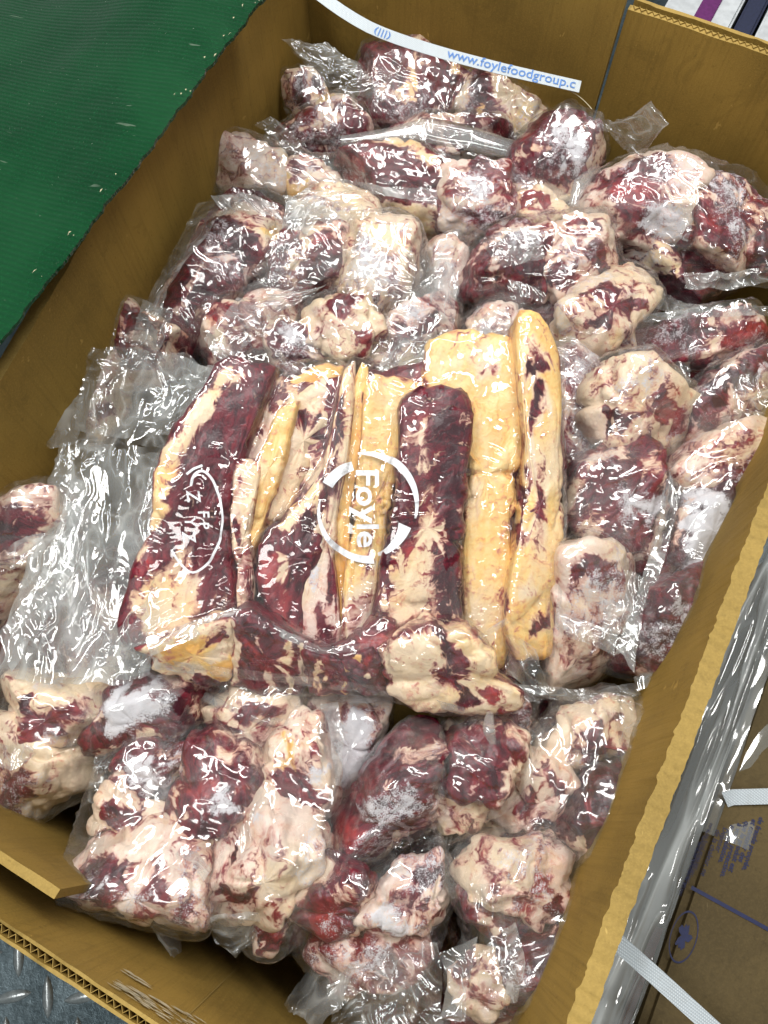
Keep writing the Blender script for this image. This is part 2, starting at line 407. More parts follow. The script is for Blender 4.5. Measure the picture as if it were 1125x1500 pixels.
# corrugated fluting seen in the back wall's rim
V = []; Fs = []; nfl = 90
for k in range(nfl + 1):
    n = NL + 0.405 + 0.43 * k / nfl; dd = DB - 0.002 + 0.008 * (n - NL - .4) / .45
    d = dd + (0.0015 if k % 2 else 0.0085)
    V += [B(n, d, ZR - 0.006), B(n, d, ZR + 0.0032), B(n, d + 0.0009, ZR - 0.006), B(n, d + 0.0009, ZR + 0.0032)]
for k in range(nfl):
    a = k * 4; Fs += [(a, a + 4, a + 5, a + 1), (a + 2, a + 3, a + 7, a + 6), (a + 1, a + 5, a + 7, a + 3)]
o = link('fluting', mesh_py('fluting', np.array(V) - np.array(box.location), Fs), M['card_rim'], box)
# torn paper patch and fold line on the front wall
V = []; Fs = []
_t0 = float(U(215, 1440, .175) @ Nn)
for k in range(110):
    q0 = RNG.uniform(0, 1); q1 = RNG.uniform(0, 1) ** 0.8
    n = _t0 - 0.03 + 0.075 * q0; z = ZR - 0.008 - 0.055 * q1 * (.35 + .65 * q0)
    if k > 90: n = _t0 - .035 + .02 * q0; z = ZR - .055 - .012 * q1
    ln = RNG.uniform(.006, .020); wd = RNG.uniform(.0006, .0017)
    c = B(n, DF + 0.0018 + RNG.uniform(0, .0006), z); a = len(V)
    V += [c, c + Nn * ln * .3 + ZU * wd, c + Nn * ln + ZU * wd * .3, c + Nn * ln * .6 - ZU * wd]
    Fs.append((a, a + 1, a + 2, a + 3))
o = link('torn_paper', mesh_py('torn_paper', np.array(V) - np.array(box.location), Fs), M['card_torn'], box); o['kind'] = 'stuff'
_t1 = float(U(285, 1455, .18) @ Nn)
solid_V = [B(_t1, DF + .0012, ZR - .30), B(_t1 + .0012, DF + .0012, ZR - .30), B(_t1 + .0012, DF + .0012, ZR - .002), B(_t1, DF + .0012, ZR - .002)]
link('crease', mesh_py('crease', np.array(solid_V) - np.array(box.location), [(0, 1, 2, 3)]), M['card_rim'], box)

# green printed flap lying over the left rim
def green_flap():
    e = empty('green_cardboard_flap', U(150, 150, ZR + 0.02), 'glossy dark green cardboard flap lying over the left rim of the box', 'cardboard flap')
    A0 = U(408, -30, ZR + 0.055); A1 = U(-58, 585, ZR + 0.05)
    ax = (A1 - A0); L = np.linalg.norm(ax); ax /= L
    out = np.cross(ZU, ax); out /= np.linalg.norm(out)
    if out[0] > 0: out = -out
    nu, nv = 260, 60
    uu, jj = np.meshgrid(np.linspace(0, 1, nu), np.linspace(0, 1, nv), indexing='ij'); uu = uu.ravel(); jj = jj.ravel(); o1 = np.ones_like(uu)
    vv = jj ** 2.2; ss_ = vv * 0.62
    jag = 0.0035 * (vnoise(np.stack([uu * 45, o1, o1], 1), 3) - .5) + 0.002 * (vnoise(np.stack([uu * 170, o1, o1], 1), 4) - .5) + 0.003 * (vnoise(np.stack([uu * 8, o1, o1], 1), 5) - .5)
    dz = -0.10 * ss_ - 0.35 * ss_ ** 2 + 0.010 * np.sin(uu * 7 + ss_ * 14) * ss_ * 4 + 0.010 * (fbm(np.stack([uu * 4, vv * 5, o1], 1), 8, 3) - .5)
    dz += np.where(uu < .12, 0.012 * (fbm(np.stack([uu * 60, vv * 22, o1], 1), 18, 2) - .5) * (1 - uu / .12), 0)
    top = list(zip(uu * L, -(ss_ + jag * np.exp(-ss_ / .006)), dz))
    n = nu * nv
    V = top + [(x, y, z - 0.0045) for x, y, z in top]
    Fs = []; mi = []
    for i in range(nu - 1):
        for j in range(nv - 1):
            a = i * nv + j
            Fs.append((a, a + 1, a + nv + 1, a + nv)); mi.append(0); Fs.append((n + a, n + a + nv, n + a + nv + 1, n + a + 1)); mi.append(1)
        a = i * nv
        Fs.append((a, a + nv, n + a + nv, n + a)); mi.append(2)
    for i in (0, nu - 1):
        for j in range(nv - 1):
            a = i * nv + j; Fs.append((a, n + a, n + a + 1, a + 1)); mi.append(1)
    me = mesh_py('board', V, Fs, True); me.materials.append(M['green']); me.materials.append(M['card']); me.materials.append(M['green'])
    for p, k in zip(me.polygons, mi): p.material_index = k
    me.set_sharp_from_angle(angle=0.8)
    o = bpy.data.objects.new('board', me); COL.objects.link(o)
    mw = Matrix(((ax[0], -out[0], 0, A0[0]), (ax[1], -out[1], 0, A0[1]), (ax[2], -out[2], 1, A0[2]), (0, 0, 0, 1)))
    o.parent = e; o.matrix_parent_inverse = Matrix.Translation(-Vector(e.location)); o.matrix_basis = mw
    # frayed white paper along the worn edge
    V = []; Fs = []
    for k in range(46):
        u = RNG.uniform(0, 1) if k > 22 else RNG.uniform(0.0, 0.10); j = int(u * (nu - 1))
        x, y, z = top[j * nv + int(RNG.integers(0, 2))]
        ln = RNG.uniform(.001, .005) * (1.6 if k <= 50 else 1); a = len(V); w_ = RNG.uniform(.0004, .0013)
        y -= RNG.uniform(-.001, .004) if k > 50 else RNG.uniform(0, .02)
        ang = RNG.uniform(-.5, .5); c_, s_ = math.cos(ang), math.sin(ang); z += 0.0025
        for (p, q, r) in ((0, 0, 0), (ln * .5, w_, .001), (ln, 0, 0), (ln * .5, -w_, .0006)):
            V.append((x + p * c_ - q * s_, y + p * s_ + q * c_, z + r))
        Fs.append((a, a + 1, a + 2, a + 3))
    o2 = link('frayed_paper', mesh_py('frayed_paper', V, Fs), M['card_torn']); o2['kind'] = 'stuff'
    o2.parent = e; o2.matrix_parent_inverse = Matrix.Translation(-Vector(e.location)); o2.matrix_basis = mw
green_flap()

# ------------------------------------------------------------------ meat pieces and their films
KIND = {  # red, yel, bright
    'D': (1.12, 0.2, 0.05), 'R': (1.08, 0.2, 0.27), 'B': (1.05, 0.2, 0.78), 'M': (0.74, 0.25, 0.27),
    'P': (0.38, 0.1, 0.45), 'W': (0.02, 0.22, 0.4), 'C': (-0.1, 0.45, 0.4), 'Y': (-0.3, 0.86, 0.4), 'O': (-0.25, 1.5, 0.4)}
NT_, NP_ = 84, 40
class Chunk: pass
def radial(poly, n=256, sm=7):
    """polygon (photo px) -> centroid and radius for n directions"""
    P = np.array(poly, float)
    x, y = P[:, 0], P[:, 1]; x2, y2 = np.roll(x, -1), np.roll(y, -1)
    cr = x * y2 - x2 * y; A = cr.sum() / 2
    c = np.array([((x + x2) * cr).sum() / (6 * A), ((y + y2) * cr).sum() / (6 * A)])
    q = P - c; q2 = np.roll(q, -1, axis=0)
    th = np.linspace(0, 2 * np.pi, n, endpoint=False)
    R = np.zeros(n)
    for k, t in enumerate(th):
        d = np.array([math.cos(t), -math.sin(t)])           # px y points down
        e = q2 - q
        den = d[0] * e[:, 1] - d[1] * e[:, 0]
        with np.errstate(divide='ignore', invalid='ignore'):
            r = (q[:, 0] * e[:, 1] - q[:, 1] * e[:, 0]) / den
            s = (q[:, 0] * d[1] - q[:, 1] * d[0]) / den
        ok = (s >= -1e-6) & (s <= 1 + 1e-6) & (r > 0) & np.isfinite(r)
        R[k] = r[ok].max() if ok.any() else 5
    kern = np.hanning(sm + 2)[1:-1]; kern /= kern.sum()
    R = np.convolve(np.concatenate([R[-sm:], R, R[:sm]]), kern, 'same')[sm:-sm]
    return c, th, R
def chunk(poly, base, blobs=(), z=0.0, T=None, ex=0.40, frost=0.0, sm=7, cuts=6, grow=1.27, tilt=None):
    c = Chunk(); c.c, c.th, Rp = radial(poly, sm=sm)
    c.C = U(c.c[0], c.c[1], z); c.depth = float((c.C - CAM) @ FW); c.k = c.depth / FPX
    c.R = Rp * c.k * grow
    rm = np.sort(c.R)[: len(c.R) // 4].mean()
    c.T = T if T else float(np.clip(0.66 * rm, 0.016, 0.045)); c.ex = ex
    g = np.random.default_rng(int(c.c[0] * 7 + c.c[1] * 13)); c.planes = []
    c.tilt = tilt if tilt is not None else (g.uniform(-.22, .22), g.uniform(-.10, .28))
    for _ in range(cuts):
        a = g.uniform(0, 2 * np.pi); hz = g.uniform(.25, .85); n = np.array([math.cos(a) * math.sqrt(1 - hz * hz), math.sin(a) * math.sqrt(1 - hz * hz), hz])
        Ra = np.interp(a, c.th, c.R); p_ = 2.0
        sup = math.sqrt((Ra * math.hypot(n[0], n[1])) ** 2 + (c.T * n[2]) ** 2)
        c.planes.append((n, sup * g.uniform(.76, .97)))
    c.base = base; c.blobs = blobs; c.frost = frost; c.z = z
    return c
SEED = [0]
def build_chunk(c, name, parent, nth=NT_, nph=NP_, amp=1.0, tone=0.27, rime=0.55, yoff=0.0, ydrift=0.55, seam=0.0, irregular=0.0, rimfat=0.9):
    SEED[0] += 1; sd = SEED[0]
    th = np.linspace(0, 2 * np.pi, nth, endpoint=False)
    ph = np.linspace(-np.pi / 2, np.pi / 2, nph)
    Ri = np.interp(th, np.append(c.th, 2 * np.pi), np.append(c.R, c.R[0]))
    if irregular: Ri = Ri * (1 + irregular * (fbm(np.stack([np.cos(th) * 3.1, np.sin(th) * 3.1, th * 0 + sd], 1), sd, 3) - .5))
    TT, PP = np.meshgrid(th, ph, indexing='ij')
    ro = np.abs(np.cos(PP)) ** c.ex; hh = np.sign(np.sin(PP)) * np.abs(np.sin(PP)) ** c.ex
    a = Ri[:, None] * ro * np.cos(TT); b = Ri[:, None] * ro * np.sin(TT); h = c.T * hh
    L = np.stack([a.ravel(), b.ravel(), h.ravel()], 1)
    for n_, d_ in c.planes:
        ov = np.maximum(L @ n_ - d_, 0); L = L - n_ * (ov * 0.9)[:, None]
    L[:, 2] += c.tilt[0] * L[:, 0] + c.tilt[1] * L[:, 1]
    off = np.array([sd * 3.17, sd * 1.73, sd * 0.61])
    nrm = L / np.maximum(np.linalg.norm(L / np.array([[1, 1, .6]]), axis=1, keepdims=True), 1e-6)
    big = fbm(L * 26 + off, 3, 2) - 0.62
    cre = ridge(L * np.array([[30, 30, 12]]) + off, 5, 2) + 1.1 * ridge(L * np.array([[13, 13, 5]]) + off, 6, 1) ** 2
    fine = fbm(L * 95 + off, 9, 2) - 0.6
    f0 = (sd * 2.399) % math.pi; fl_ = np.stack([(L[:, 0] * math.cos(f0) + L[:, 1] * math.sin(f0)) * 9, (-L[:, 0] * math.sin(f0) + L[:, 1] * math.cos(f0)) * 34, L[:, 2] * 14], 1) + off
    fold = ridge(fl_ + (fbm(L * 18 + off, 12, 2)[:, None] - .5) * 1.2, 14, 1)
    d = 0.0065 + amp * (-0.0065 * fold ** 2 + 0.020 * np.minimum(big, 0.10) - 0.007 * np.minimum(cre, 1.3) ** 2 + 0.005 * np.minimum(fine, 0.1))
    L = L + nrm * d[:, None]
    # colouring in the piece's own plane
    px = c.c[0] + L[:, 0] / c.k; py = c.c[1] - L[:, 1] / c.k
    wx = (fbm(L * 38 + off, 21, 3) - .5) * 34; wy = (fbm(L * 38 + off, 23, 3) - .5) * 34
    fa = (sd * 2.399) % math.pi; sw = (fbm(np.stack([(L[:, 0] * math.cos(fa) + L[:, 1] * math.sin(fa)) * 14, (-L[:, 0] * math.sin(fa) + L[:, 1] * math.cos(fa)) * 85, L[:, 2] * 40], 1) + off, 29, 3) - .5)
    qx = px + wx + sw * 46 * math.cos(fa); qy = py + wy - sw * 46 * math.sin(fa)
    k0 = KIND[c.base]; str_ = 0.60 * sw + 0.30 * (fbm(L * 20 + off, 31, 2) - .5)
    red = np.full(len(L), k0[0]); yel = np.full(len(L), k0[1]); bri = np.full(len(L), k0[2]); fro = np.full(len(L), c.frost)
    for bl in c.blobs:
        kd, x1, y1, x2, y2, r = bl[:6]
        ex, ey = x2 - x1, y2 - y1; l2 = ex * ex + ey * ey + 1e-6
        t = np.clip(((qx - x1) * ex + (qy - y1) * ey) / l2, 0, 1)
        ds = np.hypot(qx - x1 - t * ex, qy - y1 - t * ey)
        w_ = sstep(r * 1.6, r * 0.45, ds) if kd != 'F' else sstep(r * 1.4, r * 0.2, ds)
        if kd == 'F': fro = np.maximum(fro, w_ * (bl[6] if len(bl) > 6 else 1.0))
        elif kd == 'N': fro = fro * (1 - w_)
        else:
            kk = KIND[kd]; red = red + (kk[0] - red) * w_; yel = yel + (kk[1] - yel) * w_; bri = bri + (kk[2] - bri) * w_
    yel = yel + yoff + ydrift * (fbm(L * 13 + off, 37, 2) - .5); red = red + seam * sstep(.80, 1.0, ro.ravel()) * sstep(.3, .6, fbm(L * 30 + off, 39, 2)); red = red - rimfat * sstep(.70, .98, ro.ravel()) * sstep(.42, .58, fbm(L * 15 + off, 43, 2)) * (hh.ravel() > .2); red = red + str_ + tone; fro = np.maximum(fro, rime * sstep(.5, .72, fbm(L * 17 + off, 33, 2)))
    W = L[:, :1] * RT + L[:, 1:2] * UPV + L[:, 2:3] * NV
    Fq = grid_faces(nth, nph, True)
    me = mesh_np(name, W, Fq, True, dict(red=red, yel=yel, frost=fro, bright=bri))
    o = link(name, me, M['meat'], parent)
    o.location = Vector(c.C) - Vector(parent.location)
    return o

def field(c, G):
    D = G - c.C
    a = D @ RT; b = D @ UPV; h = D @ NV - c.tilt[0] * a - c.tilt[1] * b
    th = np.arctan2(b, a) % (2 * np.pi)
    R = np.interp(th, np.append(c.th, 2 * np.pi), np.append(c.R, c.R[0]))
    p = 2.0 / c.ex
    rho = np.hypot(a, b) / R
    g = (rho ** p + np.abs(h / c.T) ** p) ** (1 / p) + 1e-6
    f = np.sqrt((D * D).sum(1)) * (1 - 1 / g) * 0.92
    for n_, d_ in c.planes:
        e = a * n_[0] + b * n_[1] + h * n_[2] - d_; kk = 0.008
        t = np.clip(0.5 - 0.5 * (e - f) / kk, 0, 1); f = e * (1 - t) + f * t + kk * t * (1 - t)
    return f
def surface_nets(f, org, hs):
    s = f < 0
    nx, ny, nz = f.shape
    cnt = np.zeros((nx - 1, ny - 1, nz - 1)); acc = np.zeros((nx - 1, ny - 1, nz - 1, 3))
    idx = lambda o: tuple(slice(o[k], (nx, ny, nz)[k] - 1 + o[k]) for k in range(3))
    cor = [(i, j, k) for i in (0, 1) for j in (0, 1) for k in (0, 1)]
    for ca in cor:
        for ax in range(3):
            if ca[ax] == 1: continue
            cb = list(ca); cb[ax] = 1; cb = tuple(cb)
            fa, fb = f[idx(ca)], f[idx(cb)]
            x = s[idx(ca)] != s[idx(cb)]
            t = np.where(x, fa / np.where(x, fa - fb, 1), 0)
            for k in range(3):
                acc[..., k] += np.where(x, (t if k == ax else ca[k]), 0)
            cnt += x
    act = cnt > 0
    vid = -np.ones(act.shape, int); vid[act] = np.arange(act.sum())
    ii = np.argwhere(act)
    V = (ii + acc[act] / cnt[act][:, None]) * hs + org
    Q = []
    for ax in range(3):
        o1 = (ax + 1) % 3; o2 = (ax + 2) % 3
        sa = [slice(None)] * 3; sb = [slice(None)] * 3
        sa[ax] = slice(0, -1); sb[ax] = slice(1, None)
        A_ = s[tuple(sa)]; B_ = s[tuple(sb)]
        e = np.argwhere(A_ != B_)
        e = e[(e[:, o1] > 0) & (e[:, o2] > 0) & (e[:, o1] < f.shape[o1] - 1) & (e[:, o2] < f.shape[o2] - 1)]
        if not len(e): continue
        fl = A_[tuple(e.T)]
        def cid(d1, d2):
            q = e.copy(); q[:, o1] += d1; q[:, o2] += d2; return vid[tuple(q.T)]
        q = np.stack([cid(-1, -1), cid(0, -1), cid(0, 0), cid(-1, 0)], 1)
        q[~fl] = q[~fl][:, ::-1]
        Q.append(q)
    return V, np.concatenate(Q)
def subdivide(V, Q):
    n = len(V)
    E = np.concatenate([Q[:, [0, 1]], Q[:, [1, 2]], Q[:, [2, 3]], Q[:, [3, 0]]]); E.sort(axis=1)
    key = E[:, 0].astype(np.int64) * n + E[:, 1]
    u, inv = np.unique(key, return_inverse=True)
    mid = (V[u // n] + V[u % n]) / 2; cen = V[Q].mean(1)
    m = len(Q); e = n + inv.reshape(4, m).T; c = n + len(u) + np.arange(m)
    F = np.concatenate([np.stack([Q[:, k], e[:, k], c, e[:, k - 1]], 1) for k in range(4)])
    return np.concatenate([V, mid, cen]), F
def relax(V, Q, it=1):
    n = len(V); a = Q.ravel(); b = np.roll(Q, -1, axis=1).ravel()
    cnt = np.bincount(a, minlength=n) + np.bincount(b, minlength=n)
    for _ in range(it):
        S = np.stack([np.bincount(a, V[b, k], n) + np.bincount(b, V[a, k], n) for k in range(3)], 1)
        V = V * 0.35 + 0.65 * S / np.maximum(cnt, 1)[:, None]
    return V
def vnormals(V, Q):
    f = np.cross(V[Q[:, 2]] - V[Q[:, 0]], V[Q[:, 3]] - V[Q[:, 1]]); n = len(V)
    N_ = np.stack([sum(np.bincount(Q[:, j], f[:, k], n) for j in range(4)) for k in range(3)], 1)
    return N_ / np.maximum(np.linalg.norm(N_, axis=1, keepdims=True), 1e-12)
def crinkle(q, seed):
    """creases of tight film, 0..1: straight-ish ridges in a few directions plus fine crackle"""
    w_ = (fbm(q * 16, seed + 1, 2) - .5)[:, None]
    r = np.zeros(len(q)); g = np.random.default_rng(seed + 99)
    for k in range(3):
        a = g.uniform(0, math.pi); ca, sa = math.cos(a), math.sin(a)
        p = np.stack([q[:, 0] * ca + q[:, 1] * sa, -q[:, 0] * sa + q[:, 1] * ca, q[:, 2]], 1) + w_ * .05
        gate = sstep(.45, .65, vnoise(q * 13 + k * 7.7, seed + k))
        r = np.maximum(r, gate * (1 - np.abs(2 * vnoise(p * np.array([[11, 52, 30]]), seed + 50 + k) - 1)) ** 4)
    return 1.25 * r + 0.22 * ridge(q * 70, seed + 70, 1) + 0.5 * fbm(q * 30, seed + 80, 1)
BAS = np.stack([RT, UPV, NV])           # rows
def build_film(chunks, parent, mat, name='plastic_bag', off=0.004, hs=0.0048, k=0.030, wr=0.0035, seed=0, fine=0.0026, haze=0.05, cf=1.0):
    Cs = np.array([BAS @ c.C for c in chunks])
    ext = np.array([[c.R.max(), c.R.max(), c.T + c.R.max() * (abs(c.tilt[0]) + abs(c.tilt[1]))] for c in chunks]) + 0.02
    lo = (Cs - ext).min(0); hi = (Cs + ext).max(0)
    n = np.ceil((hi - lo) / hs).astype(int) + 1
    gx, gy, gz = np.meshgrid(*[lo[i] + hs * np.arange(n[i]) for i in range(3)], indexing='ij')
    Gl = np.stack([gx.ravel(), gy.ravel(), gz.ravel()], 1)
    G = Gl @ BAS
    f = None
    for c in chunks:
        g = field(c, G)
        if f is None: f = g
        else:
            h = np.clip(0.5 + 0.5 * (g - f) / k, 0, 1); f = g * (1 - h) + f * h - k * h * (1 - h)
    near = np.abs(f) < 0.03
    wv = np.zeros(len(f))
    q = Gl[near] + seed * 1.37
    wa = (fbm(q * 14, seed, 2) - .5)[:, None] * np.array([[.05, .05, .05]])
    wv[near] = ridge((q + wa) * np.array([[24, 40, 30]]), seed + 3, 2)
    f = f - off - wr * wv
    f = f.reshape(gx.shape)
    f[0] = f[-1] = 1; f[:, 0] = f[:, -1] = 1; f[:, :, 0] = f[:, :, -1] = 1
    V, Q = surface_nets(f, lo, hs)
    V, Q = subdivide(V, Q)
    V = relax(V, Q, 2)
    Nm = vnormals(V, Q)
    q = V + seed * 1.37
    V = V + Nm * (fine * crinkle(q * cf, seed))[:, None]
    hz = haze * (0.35 + 1.5 * sstep(.35, .75, fbm(q * 11, seed + 41, 2)) + 2.2 * ridge(q * 34, seed + 9, 1) ** 3)
    W = V @ BAS
    me = mesh_np(name, W - np.array(parent.location), Q, True, dict(haze=np.clip(hz, 0, .9)))
    return link(name, me, mat, parent), W, Q

def flap(parent, A, Bp, za, zb, mat, name='bag_tail', amp=0.007, nu=70, nv=50, seed=0, fan=1.0, stretch=(1.0, 1.0), curl=0.0, fr=1.0, crisp=0.45):
    """loose film between two px polylines at heights za / zb, crumpled"""
    def res(P, n):
        P = np.array(P, float); d = np.concatenate([[0], np.cumsum(np.hypot(*np.diff(P, axis=0).T))]); d /= d[-1]
        t = np.linspace(0, 1, n)
        return np.stack([np.interp(t, d, P[:, 0]), np.interp(t, d, P[:, 1])], 1)
    def zr(z, n): return np.interp(np.linspace(0, 1, n), np.linspace(0, 1, len(z)), z) if hasattr(z, '__len__') else np.full(n, z)
    Pa, Pb = res(A, nu), res(Bp, nu); Za, Zb = zr(za, nu), zr(zb, nu)
    X0 = Uarr(Pa, Za); X1 = Uarr(Pb, Zb)
    v = np.linspace(0, 1, nv)
    X = X0[:, None] * (1 - v)[None, :, None] + X1[:, None] * v[None, :, None]
    u = np.linspace(0, 1, nu)
    lu = np.linalg.norm(X0[-1] - X0[0]) * .5 + np.linalg.norm(X1[-1] - X1[0]) * .5; lv = np.linalg.norm(X1[nu // 2] - X0[nu // 2])
    S = np.zeros((nu, nv, 3)); S[..., 0] = u[:, None] * lu * stretch[0]; S[..., 1] = v[None] * lv * stretch[1]; S[..., 2] = seed * .77
    q = S.reshape(-1, 3)
    wq = q + (fbm(q * 18, seed + 2, 2)[:, None] - .5) * .05
    d = amp * (1.5 * (fbm(wq * 22 * fr, seed, 2) - .5) + 1.1 * ridge(wq * 30 * fr, seed + 5, 2) + crisp * crinkle(wq, seed))
    d2 = amp * 0.9 * (fbm(wq * 40, seed + 11, 2) - .5); d3 = amp * 0.9 * (fbm(wq * 40, seed + 13, 2) - .5)
    Y = X.reshape(-1, 3) + NV * d[:, None] + RT * d2[:, None] + UPV * d3[:, None]
    if curl:
        Y += NV * (curl * (np.abs(S[..., 1] / max(lv, 1e-6) / stretch[1] - .5) * 2) ** 2).reshape(-1)[:, None]
    hz = HAZE[mat] * (0.4 + 1.3 * sstep(.35, .75, fbm(wq * 16, seed + 41, 2)) + 1.8 * ridge(wq * 45, seed + 9, 1) ** 3)
    me = mesh_np(name, Y - np.array(parent.location), grid_faces(nu, nv), True, dict(haze=np.clip(hz, 0, .9)))
    return link(name, me, M[mat], parent)

def roll(parent, pts, zs, rad, mat, name='film_roll', seed=0, nv=16, nu=60):
    """gathered rope of film along px points"""
    P = np.array(pts, float); t = np.linspace(0, 1, nu); tt = np.linspace(0, 1, len(P))
    X = Uarr(np.stack([np.interp(t, tt, P[:, 0]), np.interp(t, tt, P[:, 1])], 1), np.interp(t, tt, zs))
    r = np.interp(t, np.linspace(0, 1, len(rad)), rad)
    T = np.gradient(X, axis=0); T /= np.linalg.norm(T, axis=1, keepdims=True)
    S = np.cross(T, NV); S /= np.linalg.norm(S, axis=1, keepdims=True); Nn_ = np.cross(S, T)
    V = []
    for i in range(nu):
        for j in range(nv):
            a = 2 * math.pi * j / nv
            rr = r[i] * (0.75 + 0.6 * vnoise(np.array([[i / nu * 5, math.cos(a) * 1.8, math.sin(a) * 1.8 + seed]]), seed)[0])
            V.append(X[i] + S[i] * math.cos(a) * rr + Nn_[i] * math.sin(a) * rr * .6)
    Fq = []
    for i in range(nu - 1):
        for j in range(nv):
            Fq.append((i * nv + j, (i + 1) * nv + j, (i + 1) * nv + (j + 1) % nv, i * nv + (j + 1) % nv))
    me = mesh_np(name, np.array(V) - np.array(parent.location), Fq, True, dict(haze=np.full(len(V), HAZE[mat] * 1.2)))
    return link(name, me, M[mat], parent)

GROUP = 'packs of frozen meat in the box'
PACKN = [0]
def pack(label, chunks, tails=(), film='film', wr=0.005, k=0.030):
    PACKN[0] += 1; s = PACKN[0]
    cs = [chunk(**c) if isinstance(c, dict) else chunk(*c[:2], *(c[2:])) for c in chunks]
    base = min(cs, key=lambda c: c.C[2]); ctr = np.mean([c.C for c in cs], 0)
    e = empty('meat_pack', (ctr[0], ctr[1], ctr[2] - 0.04), label, 'meat pack', GROUP)
    for c in cs: build_chunk(c, 'meat_piece', e)
    build_film(cs, e, M[film], seed=s, wr=wr, k=k, haze=HAZE[film])
    for i, t in enumerate(tails):
        kind, args, kw = t
        m = kw.pop('mat', 'film_milky')
        (flap if kind == 'flap' else roll)(e, *args, m, seed=s * 7 + i, **kw)
    return e
def q(*v): return [(v[i], v[i + 1]) for i in range(0, len(v), 2)]
def ch(poly, base, blobs='', z=0.0, T=None, frost=0.0, ex=0.40, **kw):
    bl = []
    for s in [x.strip() for x in blobs.split(';') if x.strip()]:
        kd, rest = s.split(' ', 1); v = [float(x) for x in rest.replace(',', ' ').split()]
        if len(v) in (3, 4): v = [v[0], v[1], v[0], v[1]] + v[2:]
        bl.append((kd, *v))
    return dict(poly=q(*poly), base=base, blobs=bl, z=z, T=T, frost=frost, ex=ex, **kw)

# back row
pack('dark red pack with orange fat streaks by the back wall, under the printed strap', [
    ch((532,99,551,74,598,66,651,74,682,93,684,121,665,143,651,164,598,176,557,174,539,146), 'R', 'C 610,78,640,82,14; Y 676,92,668,122,9; Y 600,125,590,165,8; P 548,128,14; W 560,150,580,170,7; F 615,168,16,.7', z=-0.01),
    ch((428,118,463,116,490,140,545,145,562,165,530,172,480,168,455,176,435,168,425,140), 'W', 'D 440,130,445,160,13; P 500,150,8; O 488,142,8; D 470,125,478,140,7; M 545,160,10', z=-0.02),
    ch((700,120,730,110,756,106,794,122,814,143,816,171,800,190,769,201,738,193,690,186,680,150), 'C', 'D 694,135,700,170,16; O 700,165,9; F 770,130,800,160,16,1; P 735,170,8; Y 760,190,14', z=-0.015)],
    [('flap', (q(415,62,440,85,470,110), q(480,68,520,95,545,118), .05, .03), dict(amp=.010)),
     ('flap', (q(425,75,470,125,560,150), q(480,70,535,110,590,95), .03, .035), dict(amp=.006, mat='film'))])
pack('long mauve pack with a milky rope of twisted film along it', [
    ch((394,176,432,171,457,161,500,161,519,180,540,214,506,229,444,229,419,210), 'R', 'D 405,180,430,185,9; W 470,178,490,172,10; W 455,200,500,200,9; F 490,210,24,.4', z=-0.005),
    ch((525,190,560,178,620,174,690,180,760,200,762,228,700,244,620,232,545,232), 'M', 'W 590,185,660,185,14; D 560,215,600,220,10; W 640,225,690,232,7; P 720,205,16; D 690,222,10', z=-0.015)],
    [('roll', (q(500,205,560,200,620,190,690,203,765,222), [.025,.035,.045,.045,.03], [.008,.010,.017,.016,.012]), dict()),
     ('flap', (q(372,185,395,200,420,225), q(400,172,425,190,450,215), .03, .03), dict(amp=.008))])
pack('long third row pack with white film knob at its left end and yellow fat', [
    ch((303,215,325,193,360,203,412,230,418,252,402,277,340,280,310,258), 'C', 'W 360,240,40; F 340,225,390,250,26,.5', z=0.015, cuts=2, frost=.2),
    ch((408,240,450,240,500,252,510,275,470,292,420,288), 'W', 'O 420,280,440,285,10; M 430,250,470,256,6; W 480,262,14', z=0.005),
    ch((505,250,540,228,590,219,640,238,662,265,655,300,642,338,600,332,565,312,520,285), 'R', 'C 560,226,610,224,14; Y 600,230,642,256,12; W 648,255,652,285,9; Y 575,312,625,336,13; W 530,275,12; F 540,290,14,.6; B 515,262,530,262,8', z=0.015),
    ch((657,258,694,244,732,255,750,283,756,307,738,332,694,345,654,330,642,298), 'P', 'F 690,285,28,1; W 660,305,720,310,12; R 700,255,12; M 690,335,720,330,14; B 660,312,5', z=0.02),
    ch((748,288,790,286,830,308,840,330,805,350,765,338), 'C', 'B 770,300,800,303,6; P 800,318,10', z=0.008)],
    [('flap', (q(285,215,295,250,305,285), q(325,188,350,235,400,275), .0, .055), dict(amp=.008, mat='film')),
     ('flap', (q(415,285,470,300,530,300), q(420,310,480,330,540,315), .05, .05), dict(amp=.009)),
     ('flap', (q(500,262,560,275,640,278), q(505,275,560,288,640,300), .06, .06), dict(amp=.006))])
pack('rounded mauve pack with a frosted oval face near the back wall seam', [
    ch((757,222,784,195,819,187,856,202,871,230,862,262,830,287,790,285,752,270,748,240), 'M', 'F 805,225,830,240,30,1.1; R 770,255,840,262,9; R 860,225,10; W 765,245,8', z=0.02, T=.05),
    ch((750,262,800,275,840,288,856,300,830,316,790,304,752,284), 'C', 'Y 790,285,820,300,10; R 845,300,10; M 762,275,8', z=-0.005)],
    [('roll', (q(840,300,850,270,875,245), [.04,.05,.03], [.006,.01,.006]), dict())])
